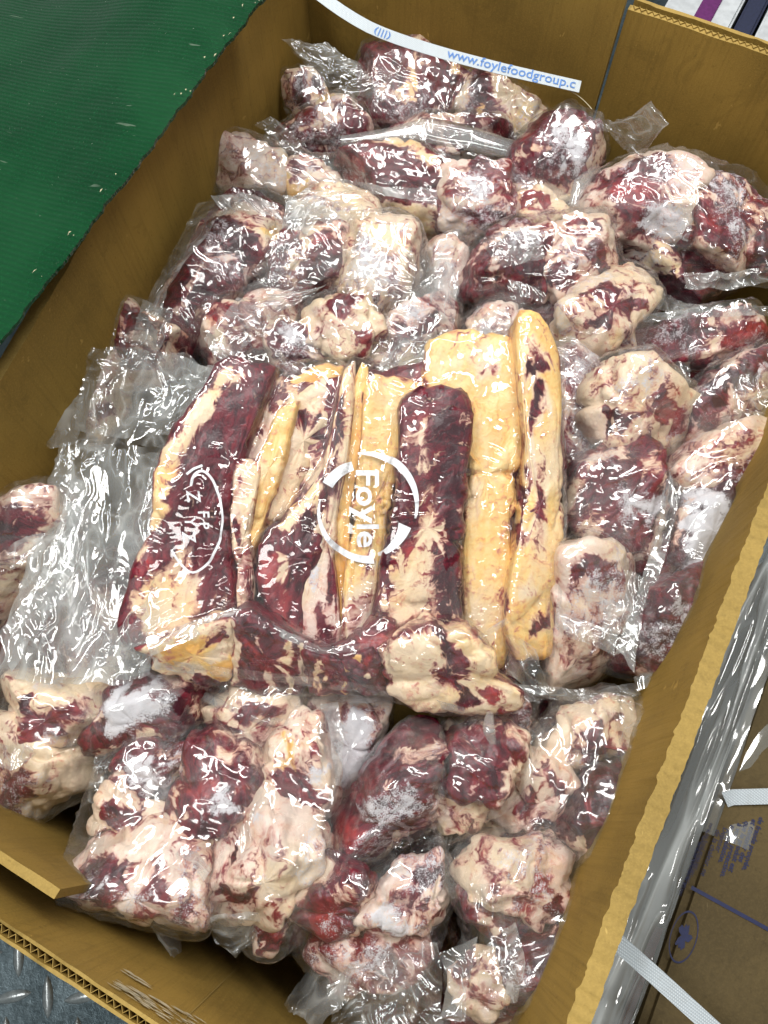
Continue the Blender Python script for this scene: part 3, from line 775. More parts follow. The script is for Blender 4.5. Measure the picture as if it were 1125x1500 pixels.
pack('frosty pack in the far right corner with a tall clear film tail', [
    ch((837,318,851,287,878,257,918,240,961,250,995,263,1008,278,995,312,992,358,952,358,903,340,866,332), 'W', 'R 890,275,945,265,22; B 880,295,920,300,13; R 955,285,10; F 940,330,985,345,28,.9; M 900,328,930,335,12; M 848,320,9; F 915,270,14,.5', z=0.02, T=.05),
    ch((1005,287,1047,263,1087,279,1124,312,1126,355,1087,397,1050,384,1001,357), 'M', 'F 1030,285,1080,300,10,.8; W 1040,270,1090,290,7; W 1020,320,1070,300,8; B 1015,340,13; F 1060,355,14,.9; W 1095,310,1085,380,9; D 1070,335,12; W 1110,330,10', z=0.015),
    ch((1096,345,1110,328,1140,330,1140,405,1110,400,1098,380), 'R', 'W 1105,340,1120,336,8; D 1115,380,12', z=0.02),
    ch((900,340,970,350,1031,361,1060,401,1095,412,1074,438,1013,440,976,420,930,390,895,365), 'D', 'Y 948,365,978,405,8; W 925,375,10; M 985,400,1050,425,10; F 1000,375,16,.6; P 905,352,10', z=-0.03)],
    [('flap', (q(870,190,900,215,935,245), q(905,178,950,160,975,185,940,225), .07, [.10,.14,.14,.08]), dict(amp=.012, mat='film_milky')),
     ('flap', (q(1000,400,1060,400,1125,395), q(1000,425,1060,425,1130,415), .04, .03), dict(amp=.008)),
     ('flap', (q(990,280,1000,320,995,350), q(1012,280,1015,320,1008,355), .06, .06), dict(amp=.004))])
# middle right
pack('chunky pack right of centre with white film cap and dark meat beneath', [
    ch((691,388,707,357,753,329,791,336,800,385,786,436,735,433,691,425,679,397), 'R', 'W 745,350,775,345,18; F 745,370,770,360,22,.8; D 760,415,790,410,12; P 700,375,8; O 745,400,5; W 725,395,725,420,6; W 690,390,4', z=0.03),
    ch((781,366,834,335,872,331,890,366,888,403,859,418,816,436,791,403), 'W', 'R 825,415,14; R 868,395,880,398,11; M 845,350,865,345,9; D 800,420,10; P 840,370,10', z=0.03, T=.045),
    ch((822,466,834,422,878,413,928,395,946,403,952,441,930,472,920,511,878,527,847,511,828,497), 'C', 'R 900,440,915,455,13; D 850,485,870,480,8; R 870,425,890,430,9; M 845,450,870,445,8; P 920,425,9; Y 890,500,10; M 905,490,8', z=0.03, T=.045),
    ch((700,436,760,438,830,452,830,480,780,492,720,480,690,455), 'D', 'W 770,482,800,480,5; R 740,460,12', z=-0.02)],
    [('flap', (q(745,410,770,418,800,432), q(742,425,768,436,795,445), .07, .065), dict(amp=.004)),
     ('flap', (q(700,355,740,335,790,335), q(735,395,770,385,800,380), .08, .08), dict(amp=.006)),
     ('flap', (q(950,415,1000,445,1060,450), q(950,450,1000,460,1060,462), .03, .05), dict(amp=.006))])
pack('long narrow pack of striped red and cream meat reaching the right edge', [
    ch((915,500,930,477,1000,470,1080,458,1150,452,1150,500,1080,527,1000,524,940,512), 'R', 'C 1020,478,1020,520,9; W 1035,480,1110,462,12; B 1050,505,1130,478,8; W 1040,520,1085,518,10; C 1125,500,14; D 985,490,10; W 935,500,8', z=0.03, T=.035)],
    [('flap', (q(940,462,1020,452,1130,448), q(940,474,1020,466,1130,462), .075, .075), dict(amp=.004)),
     ('flap', (q(985,525,1030,530,1075,520), q(990,548,1040,545,1085,528), .02, .0), dict(amp=.006))])
# left
pack('big dark pack with a brown fat cap in loose film, along the left wall', [
    ch((274,373,293,326,336,301,380,304,411,323,409,363,374,396,343,434,299,490,262,498,224,470,222,426), 'R', 'C 385,330,400,355,20; O 400,345,9; W 345,318,370,330,13; D 335,350,360,375,18; D 275,440,300,430,16; W 300,400,350,400,9; W 260,460,300,420,5; D 365,385,12; W 300,470,330,455,7; W 290,345,14', z=0.02, T=.05),
    ch((118,500,145,468,185,452,220,468,268,505,250,545,190,560,140,550), 'M', 'R 150,480,190,478,18; W 200,500,235,515,12; D 215,480,9; W 130,505,9', z=0.01),
    ch((102,565,112,525,140,500,175,530,180,590,150,640,118,640), 'C', 'W 150,560,20; M 165,600,12; P 130,620,10', z=0.005)],
    [('flap', (q(290,300,270,340,225,420,185,500), q(380,285,315,330,250,420,230,510), .05, [.075,.08,.06,.05]), dict(amp=.008)),
     ('flap', (q(210,440,200,480,190,515), q(255,460,245,490,235,515), .06, .06), dict(amp=.006)),
     ('flap', (q(310,290,360,285,410,300), q(330,315,370,310,415,325), .08, .075), dict(amp=.008))])
pack('pack with a fan of cream fat over red meat, left of the frosted cream pack', [
    ch((385,428,395,380,420,345,470,330,500,345,506,380,490,412,450,437,410,445), 'R', 'C 428,410,455,345,11; B 470,360,13; F 475,345,14,.6; D 480,400,12; R 400,430,12; P 490,355,8', z=0.02),
    ch((416,330,425,300,470,283,520,285,550,310,546,338,515,372,480,350), 'C', 'Y 520,320,525,355,14; F 470,310,500,315,18,.8; O 425,325,9; M 430,335,10; F 450,300,12,.7', z=0.015),
    ch((298,505,320,458,370,437,432,442,442,475,400,520,350,540,310,530), 'P', 'W 380,455,410,470,16; M 350,480,12; C 330,500,14; F 370,500,18,.6; W 400,505,10', z=0.015)],
    [('flap', (q(370,400,410,350,430,320), q(395,440,450,425,500,395), .06, .06), dict(amp=.008, mat='film')),
     ('flap', (q(300,500,350,440,420,435), q(330,540,400,470,480,420), .05, .065), dict(amp=.008)),
     ('flap', (q(415,335,420,300,450,280), q(450,345,480,300,520,285), .06, .06), dict(amp=.008))])
pack('pack with a square frosted cream face and yellow corners, behind the vacuum pack', [
    ch((498,408,520,345,566,328,598,350,609,394,597,437,575,472,548,490,529,446), 'C', 'F 530,380,560,430,22,.9; Y 555,360,590,385,12; B 532,385,9; P 560,405,580,425,12; F 590,345,10,.8; D 568,470,8; D 555,448,5; Y 500,420,8', z=0.03, T=.05),
    ch((448,471,489,432,529,446,550,475,556,508,531,532,504,534,458,502), 'C', 'R 490,445,512,450,12; P 470,462,480,455,8; B 537,500,530,520,8; W 470,490,510,480,14', z=0.03),
    ch((402,500,425,473,450,468,482,512,492,538,450,556,405,548), 'M', 'F 430,495,30,1; W 470,535,12; D 460,500,8', z=0.005)],
    [('flap', (q(520,340,510,390,500,430), q(605,360,610,400,598,440), .085, .085), dict(amp=.005, mat='film'))])
pack('pinkish frosted pack with yellow strip and milky film, just behind the big yellow slab', [
    ch((579,470,616,443,648,440,662,469,650,508,612,535,567,568,540,560,554,519), 'W', 'F 610,470,26,.8; M 590,500,575,520,10; Y 565,560,612,522,7; P 600,515,10; R 640,470,630,490,6', z=0.01),
    ch((620,385,640,368,665,366,682,395,687,450,677,494,655,486,630,430), 'W', 'C 665,380,10; P 680,460,9; F 640,420,14,.7', z=-0.01)],
    [('flap', (q(600,390,595,440,570,500,545,560), q(650,360,672,420,660,500,610,560), [.02,.03,.04,.03], [.03,.05,.05,.04]), dict(amp=.009, mat='film_bag'))])
pack('small white pack peeking out behind the yellow slab of the vacuum pack', [
    ch((668,505,690,470,715,448,755,446,777,475,778,508,740,530,690,530), 'W', 'F 710,490,24,.9; R 772,490,768,505,6; P 755,470,8', z=0.0)],
    [('flap', (q(695,480,715,455,745,450), q(715,525,735,525,765,520), .045, .05), dict(amp=.006))])
pack('narrow pack squeezed between the vacuum pack and the right column', [
    ch((795,512,835,498,870,525,876,550,866,612,852,690,828,712,810,680,806,600), 'P', 'F 835,530,850,540,20,.8; W 830,570,825,640,9; F 840,640,18,.9; M 850,580,12; C 815,590,7; R 855,660,8', z=0.01),
    ch((812,665,845,662,848,692,842,760,822,800,810,770), 'C', 'R 830,740,825,725,13; C 832,680,12; W 830,770,9', z=-0.01)],
    [('flap', (q(795,505,815,500,835,492), q(815,560,840,550,880,525), .05, .05), dict(amp=.004))])
pack('column pack with cream lump and bright red cut face, right of the vacuum pack', [
    ch((861,630,867,573,894,549,939,542,969,567,1010,597,1020,621,1005,642,957,662,915,662,879,662), 'C', 'F 890,575,930,570,20,.7; B 955,600,990,628,13; R 950,580,958,590,7; D 880,622,915,612,8; W 930,640,16; F 990,600,14,.5; P 1000,620,10; W 975,615,6', z=0.03, T=.05),
    ch((836,745,850,690,890,660,940,655,987,690,972,745,942,802,922,838,880,822,850,795), 'M', 'F 900,735,940,740,26,1; R 880,690,10; W 950,680,16; W 855,770,870,800,12; D 930,750,8; W 905,820,920,828,7', z=0.02, T=.045),
    ch((815,825,850,809,891,818,921,833,924,899,917,958,891,996,844,1006,812,990,808,928), 'W', 'R 835,828,870,835,13; F 860,850,900,870,20,.7; P 900,840,9; C 830,880,14; M 880,940,14; P 850,975,14; P 905,930,10', z=0.02, T=.045)],
    [('flap', (q(975,690,965,760,945,830,920,900,900,960), q(1000,700,985,770,965,840,940,900,925,950), .06, .06), dict(amp=.004, mat='film_milky', stretch=(1, 1))),
     ('flap', (q(820,900,860,910,905,925), q(830,930,870,945,900,960), .075, .07), dict(amp=.006)),
     ('flap', (q(890,830,930,840,950,850), q(880,930,910,960,925,985), .075, .06), dict(amp=.006)),
     ('flap', (q(965,545,990,530,1010,530), q(985,590,1000,580,1012,560), .055, .05), dict(amp=.006))])
pack('grey frosted lump tucked behind the cream lump in the right column', [
    ch((893,548,920,522,960,518,990,545,970,570,920,570), 'W', 'F 935,540,34,1; M 910,550,12', z=-0.02)])
pack('streaky pink pack at the right photo edge with white film on its right', [
    ch((1005,600,1046,555,1088,531,1145,512,1145,610,1092,630,1060,645,1025,662), 'M', 'C 1095,575,1100,605,22; W 1040,620,1060,600,18; F 1060,575,1110,545,9,.8; D 1030,590,1080,545,9; C 1120,560,12; B 1100,555,1120,552,6', z=0.02, T=.045)],
    [('flap', (q(1070,555,1100,545,1130,535), q(1075,620,1100,625,1130,605), .07, .07), dict(amp=.005))])
pack('pack along the right wall with a grey frosted oval and a dark round end', [
    ch((978,705,1016,665,1058,635,1106,633,1120,668,1114,722,1085,772,1040,765,1000,748), 'W', 'R 1055,705,1075,695,16; C 1050,660,1090,650,16; C 990,710,9; B 1115,700,6; P 1090,720,9; F 1020,700,14,.5', z=0.04, T=.045),
    ch((993,745,1016,713,1045,711,1064,765,1056,822,1010,838,985,812), 'D', 'F 1020,740,1015,810,32,1.3; D 1055,810,6', z=0.035, T=.04),
    ch((907,970,930,881,975,857,1016,843,1057,855,1062,890,1042,914,998,947,945,978), 'R', 'D 1010,875,14; C 1035,855,1052,885,7; P 1045,850,6; F 975,880,1000,910,15,.8; D 950,900,930,950,12; M 985,935,10; F 965,930,12,.4', z=0.035, T=.045),
    ch((948,760,975,742,990,800,988,862,945,884,933,840), 'R', 'B 962,830,12; W 975,755,8; D 975,780,10', z=0.0)],
    [('flap', (q(925,990,980,975,1030,925,1065,885), q(930,1012,990,985,1045,930,1072,880), .02, .02), dict(amp=.006, mat='film_milky')),
     ('flap', (q(1055,770,1060,820,1050,850), q(1085,775,1080,830,1068,870), .07, .06), dict(amp=.004, mat='film')),
     ('flap', (q(740,1000,800,1002,870,1010,930,1000), q(760,1030,810,1022,870,1030,940,1018), .03, .03), dict(amp=.008))])
# left bottom
pack('pale pink pack with dark red spots by the left edge, under the empty bag', [
    ch((-25,795,5,765,50,733,92,733,100,775,85,820,55,880,0,915,-25,900), 'W', 'D 30,775,48,785,16; R 58,748,78,762,11; C 15,850,22; P 40,820,9; R 62,812,5', z=0.02, T=.05),
    ch((-15,930,30,880,90,850,160,870,190,930,160,985,80,992,10,985), 'M', 'D 60,960,20; F 110,930,22,.6; D 90,870,18; W 140,960,14', z=-0.03)],
    [('flap', (q(-10,830,20,800,60,770), q(-10,850,30,830,70,805), .075, .08), dict(amp=.005))])
pack('cream rimmed pack with dark centre below the empty bag at lower left', [
    ch((12,1013,34,994,81,997,143,998,170,1005,150,1049,125,1086,87,1104,47,1104,26,1086,32,1040), 'C', 'R 75,1050,105,1040,15; B 60,1068,10; D 65,1005,55,1018,6; F 85,1068,100,1062,9,.8; R 28,1038,5; P 130,1030,14; M 145,1010,8', z=0.02, T=.045),
    ch((-20,1065,37,1058,100,1095,126,1092,120,1150,84,1165,62,1176,31,1212,-20,1218), 'C', 'R -5,1190,30,1180,20; R 45,1150,65,1130,14; W 20,1090,16; D 70,1155,5', z=-0.01)],
    [('flap', (q(-5,1058,25,1060,50,1090), q(-5,1120,20,1125,55,1105), .045, .055), dict(amp=.006))])
pack('grey frosted pack with cream lower edge, just below the vacuum pack', [
    ch((136,1096,149,1060,174,1008,218,988,285,995,304,1016,270,1055,245,1088,174,1094,143,1110), 'R', 'F 190,1030,240,1020,32,1.3; C 180,1082,235,1078,9; R 150,1080,9; D 265,1030,14; W 165,1088,9; P 160,1040,7', z=0.02, T=.045)],
    [('flap', (q(140,1110,165,1090,200,1090), q(130,1170,150,1180,170,1140), .03, .01), dict(amp=.008)),
     ('flap', (q(250,1000,255,1040,260,1080), q(285,1000,275,1030,268,1060), .05, .04), dict(amp=.004, mat='film'))])
pack('bulky front left pack of four frosted chunks, film tail hanging on the cardboard', [
    ch((175,1130,203,1094,240,1088,288,1092,276,1134,236,1181,203,1178,178,1152), 'R', 'F 210,1120,240,1150,28,1; W 258,1130,236,1170,7; F 255,1105,14,.8; W 182,1135,8', z=0.03),
    ch((284,1100,318,1088,349,1100,379,1135,363,1168,338,1204,307,1212,301,1238,280,1252,246,1196,262,1153), 'R', 'F 320,1170,340,1150,18,1; W 285,1155,278,1170,7; W 300,1128,5; W 265,1190,280,1235,11; F 295,1215,12,.8; P 365,1140,9; B 305,1140,12; W 330,1100,10; D 325,1195,9', z=0.03, T=.045),
    ch((132,1205,150,1153,187,1142,231,1181,236,1205,203,1226,142,1230), 'W', 'R 165,1180,200,1180,14; P 220,1195,8; R 155,1215,6; F 170,1212,10,.4', z=0.04),
    ch((120,1277,140,1236,187,1223,249,1222,258,1236,289,1255,295,1298,282,1348,262,1360,206,1334,137,1306), 'W', 'D 150,1265,180,1250,15; R 190,1270,178,1290,13; F 170,1265,14,.9; F 205,1290,14,1; R 245,1255,247,1280,9; B 215,1320,245,1325,10; R 280,1310,268,1340,9; W 255,1300,9', z=0.05, T=.045),
    ch((272,1268,300,1235,332,1220,337,1242,308,1309,287,1344,268,1335), 'C', 'R 286,1262,5; P 300,1290,6', z=0.01)],
    [('flap', (q(185,1325,220,1350,250,1398), q(240,1345,262,1370,268,1392), .03, -.0), dict(amp=.006)),
     ('flap', (q(122,1270,128,1235,140,1200), q(145,1285,150,1240,155,1210), .07, .08), dict(amp=.004, mat='film')),
     ('flap', (q(260,1250,280,1260,300,1290), q(270,1235,290,1245,312,1270), .085, .07), dict(amp=.004))])
pack('rounded cream pack with a red left side, directly below the vacuum pack', [
    ch((303,1078,320,1035,345,1008,400,1006,438,1012,428,1057,407,1093,375,1124,340,1108), 'C', 'R 320,1068,332,1050,13; R 360,1022,395,1022,11; W 380,1075,20; P 390,1045,400,1050,6; P 350,1095,8', z=0.01, T=.045)],
    [('roll', (q(300,1020,340,1040,395,1058,430,1040), [.04,.055,.055,.04], [.005,.007,.007,.004]), dict())])
pack('long frosted pack ending in a big cream lump, bottom centre left', [
    ch((389,1150,401,1101,435,1049,466,1059,491,1095,488,1164,464,1199,442,1210,413,1191), 'W', 'R 430,1135,460,1160,18; F 445,1115,470,1120,16,.9; O 412,1110,430,1075,6; R 440,1185,12; F 440,1150,14,.5; C 400,1140,8', z=0.04),
    ch((464,1041,509,1025,560,1028,552,1097,518,1151,482,1193,489,1101), 'P', 'F 520,1070,500,1130,40,1.2; R 497,1080,495,1095,5; W 495,1160,10', z=0.01),
    ch((318,1313,344,1230,381,1153,411,1191,461,1207,471,1257,464,1299,428,1338,384,1342,339,1342), 'W', 'C 420,1260,40; R 335,1290,350,1300,9; F 375,1190,14,.8; D 360,1300,365,1285,6; P 415,1230,8; R 345,1245,5; F 400,1280,22,.5; P 440,1325,6', z=0.04, T=.05),
    ch((363,1377,375,1345,427,1336,422,1377,380,1401), 'R', 'W 378,1375,388,1392,4; B 405,1360,9', z=0.01)],
    [('flap', (q(292,1340,330,1330,380,1335), q(330,1385,350,1395,390,1360), .05, .0), dict(amp=.008)),
     ('flap', (q(470,1030,485,1080,490,1150), q(495,1025,505,1080,500,1150), .055, .06), dict(amp=.005)),
     ('flap', (q(345,1230,370,1180,395,1150), q(355,1260,380,1210,400,1170), .07, .075), dict(amp=.004, mat='film'))])
pack('streaky red pack with frost and a cream band, bottom centre', [
    ch((467,1235,520,1162,570,1101,618,1042,640,1050,622,1135,624,1191,560,1266,543,1293,489,1280), 'R', 'F 555,1170,590,1140,28,.9; D 600,1080,610,1060,14; B 505,1205,530,1230,14; W 500,1245,530,1265,14; F 600,1165,10,.9; W 560,1125,7; M 540,1250,580,1215,10; W 580,1215,5', z=0.035, T=.045),
    ch((438,1333,459,1287,482,1268,532,1278,538,1313,518,1357,493,1376,452,1359), 'M', 'B 480,1330,22; W 515,1295,14; F 490,1335,22,.7; M 465,1300,12; P 500,1310,8', z=0.04),
    ch((534,1326,590,1277,634,1261,653,1304,643,1353,590,1364,543,1361), 'W', 'D 610,1275,640,1290,9; F 565,1320,580,1340,22,1; C 625,1310,10; R 640,1335,8; D 612,1318,5; M 600,1300,10; P 560,1350,9', z=0.04),
    ch((458,1413,464,1379,528,1352,598,1360,621,1392,608,1442,541,1445,485,1428), 'P', 'W 500,1385,480,1410,16; M 560,1400,20; F 540,1390,24,.8; M 470,1420,6', z=0.01)],
    [('flap', (q(415,1470,450,1420,490,1390), q(470,1500,500,1460,520,1410), -.02, .045), dict(amp=.008, mat='film_milky')),
     ('flap', (q(480,1440,505,1430,520,1425), q(490,1510,520,1510,540,1505), .03, .02), dict(amp=.006, mat='film_bag')),
     ('flap', (q(525,1420,580,1390,640,1370), q(530,1510,590,1510,650,1500), .04, .03), dict(amp=.012, mat='film_bag')),
     ('flap', (q(650,1180,640,1240,650,1300), q(700,1180,672,1250,668,1320), .03, .0), dict(amp=.008))])
pack('pack with round cut end in tight film, below the tip of the vacuum pack', [
    ch((655,1134,668,1081,708,1055,751,1062,768,1098,757,1147,728,1159,681,1153), 'R', 'C 720,1115,740,1125,20; W 690,1090,685,1130,7; D 700,1085,705,1120,8; P 745,1100,8; W 720,1150,8; F 690,1070,8,.4', z=0.05, T=.05),
    ch((700,1050,735,1032,768,1028,774,1080,755,1100,720,1080), 'R', 'M 740,1055,12', z=0.01),
    ch((622,1178,647,1140,688,1143,713,1169,703,1210,668,1224,625,1206), 'C', 'W 660,1180,22; R 695,1195,8; F 680,1160,14,.8; P 655,1210,8', z=0.03),
    ch((612,1135,622,1080,660,1058,672,1090,660,1135,640,1155), 'W', 'B 625,1115,12; F 650,1085,12,.5; R 635,1070,9', z=0.02)],
    [('roll', (q(718,1045,716,1070,722,1090), [.09,.11,.10], [.004,.006,.003]), dict())])
pack('pack by the right wall with striped cream top chunk and dark glossy meat', [
    ch((801,1090,830,1045,887,1028,926,1039,933,1073,906,1117,863,1129,816,1115), 'C', 'R 862,1050,860,1105,10; B 885,1110,9; R 890,1045,14; W 900,1070,8; B 900,1085,6; M 838,1060,5; P 835,1090,8', z=0.02, T=.045),
    ch((730,1184,749,1145,779,1103,818,1122,838,1161,811,1207,762,1213), 'W', 'R 785,1115,805,1150,7; R 758,1170,765,1150,6; P 770,1180,12; D 790,1205,11; F 780,1195,18,.5; M 800,1170,8', z=0.02),
    ch((812,1218,836,1176,863,1133,904,1126,935,1142,913,1200,870,1237,843,1244), 'D', 'C 830,1218,850,1230,12; R 860,1185,16; B 850,1180,7; W 915,1160,905,1190,5', z=0.03, T=.045),
    ch((688,1237,740,1198,800,1207,820,1237,780,1262,710,1266), 'M', 'W 710,1220,12; D 760,1240,16; F 790,1232,12,.5', z=-0.01)],
    [('flap', (q(895,1035,915,1025,935,1030), q(910,1120,935,1105,965,1068), .06, .04), dict(amp=.006)),
     ('flap', (q(925,1060,910,1130,880,1200,860,1260), q(962,1070,925,1150,895,1210,870,1275), .06, .03), dict(amp=.005))])
pack('bottom right pack with a pale pink block on top of very dark meat', [
    ch((675,1287,707,1247,784,1239,829,1264,826,1317,784,1345,733,1313), 'W', 'P 720,1270,780,1300,14; B 790,1260,797,1280,8; R 815,1310,10; C 740,1265,12; F 750,1300,14,.6', z=0.04, T=.04),
    ch((684,1310,733,1306,784,1335,816,1318,814,1375,750,1382,699,1360), 'R', 'D 770,1355,14; W 710,1340,12; W 700,1320,8; M 740,1345,8', z=0.03),
    ch((739,1385,784,1364,822,1345,832,1380,816,1430,775,1458,737,1443), 'D', 'W 825,1365,822,1385,5; P 755,1390,10; R 770,1400,9', z=0.02, T=.045),
    ch((667,1428,694,1403,731,1407,737,1458,699,1490,677,1468), 'C', 'P 695,1450,16; R 680,1415,9; W 715,1440,10', z=0.03),
    ch((636,1490,690,1480,740,1455,775,1455,750,1515,650,1525), 'R', 'W 730,1490,760,1475,6; P 650,1500,7', z=0.0)],
    [('flap', (q(690,1290,700,1350,700,1420,690,1490), q(730,1290,740,1350,740,1420,735,1480), .075, .07), dict(amp=.006, mat='film')),
     ('flap', (q(640,1390,660,1430,640,1490), q(700,1370,690,1420,680,1490), .06, .06), dict(amp=.008)),
     ('flap', (q(735,1360,745,1410,735,1470), q(755,1350,770,1410,755,1465), .075, .07), dict(amp=.005))])

#HERO
# lower layer of packs that carries the top one and shows in the gaps
LOW = 'lower layer of packs'
lowsrc = []
def low_pack(n, d, rz):
    lbl = 'dark meat pack of the lower layer, half hidden in a gap between the top packs'
    base = B(n, d, -0.15 + RNG.uniform(-.015, .01))
    if len(lowsrc) < 3:
        c0 = (562 + RNG.uniform(-60, 60), 750 + RNG.uniform(-40, 40))
        pts = []
        for k in range(10):
            a = k * math.pi / 5; r = RNG.uniform(.8, 1.1)
            pts += [c0[0] + math.cos(a) * 115 * r, c0[1] + math.sin(a) * 78 * r]
        c = chunk(**ch(pts, 'R', f'W {c0[0]-40},{c0[1]},30; D {c0[0]+30},{c0[1]+10},40; F {c0[0]+60},{c0[1]-20},30', T=.06))
        e = empty('meat_pack', c.C, lbl, 'meat pack', LOW)
        build_chunk(c, 'meat_piece', e, 56, 28); build_film([c], e, M['film'], seed=60 + len(lowsrc), haze=.03)
        lowsrc.append(e)
    else:
        src = lowsrc[int(RNG.integers(0, 3))]
        e = src.copy(); COL.objects.link(e)
        for chd in src.children:
            x = chd.copy(); COL.objects.link(x); x.parent = e
    e.location = base; e.rotation_euler = (-TH, 0, rz)
for i, n in enumerate(np.linspace(-0.47, 0.10, 5)):
    for j, d in enumerate(np.linspace(-0.10, 0.98, 7)):
        if i in (1, 2, 3) and j in (1, 2, 3, 4) or j == 6: continue
        low_pack(n + RNG.uniform(-.02, .02), d + RNG.uniform(-.02, .02), RNG.uniform(0, 6.28))

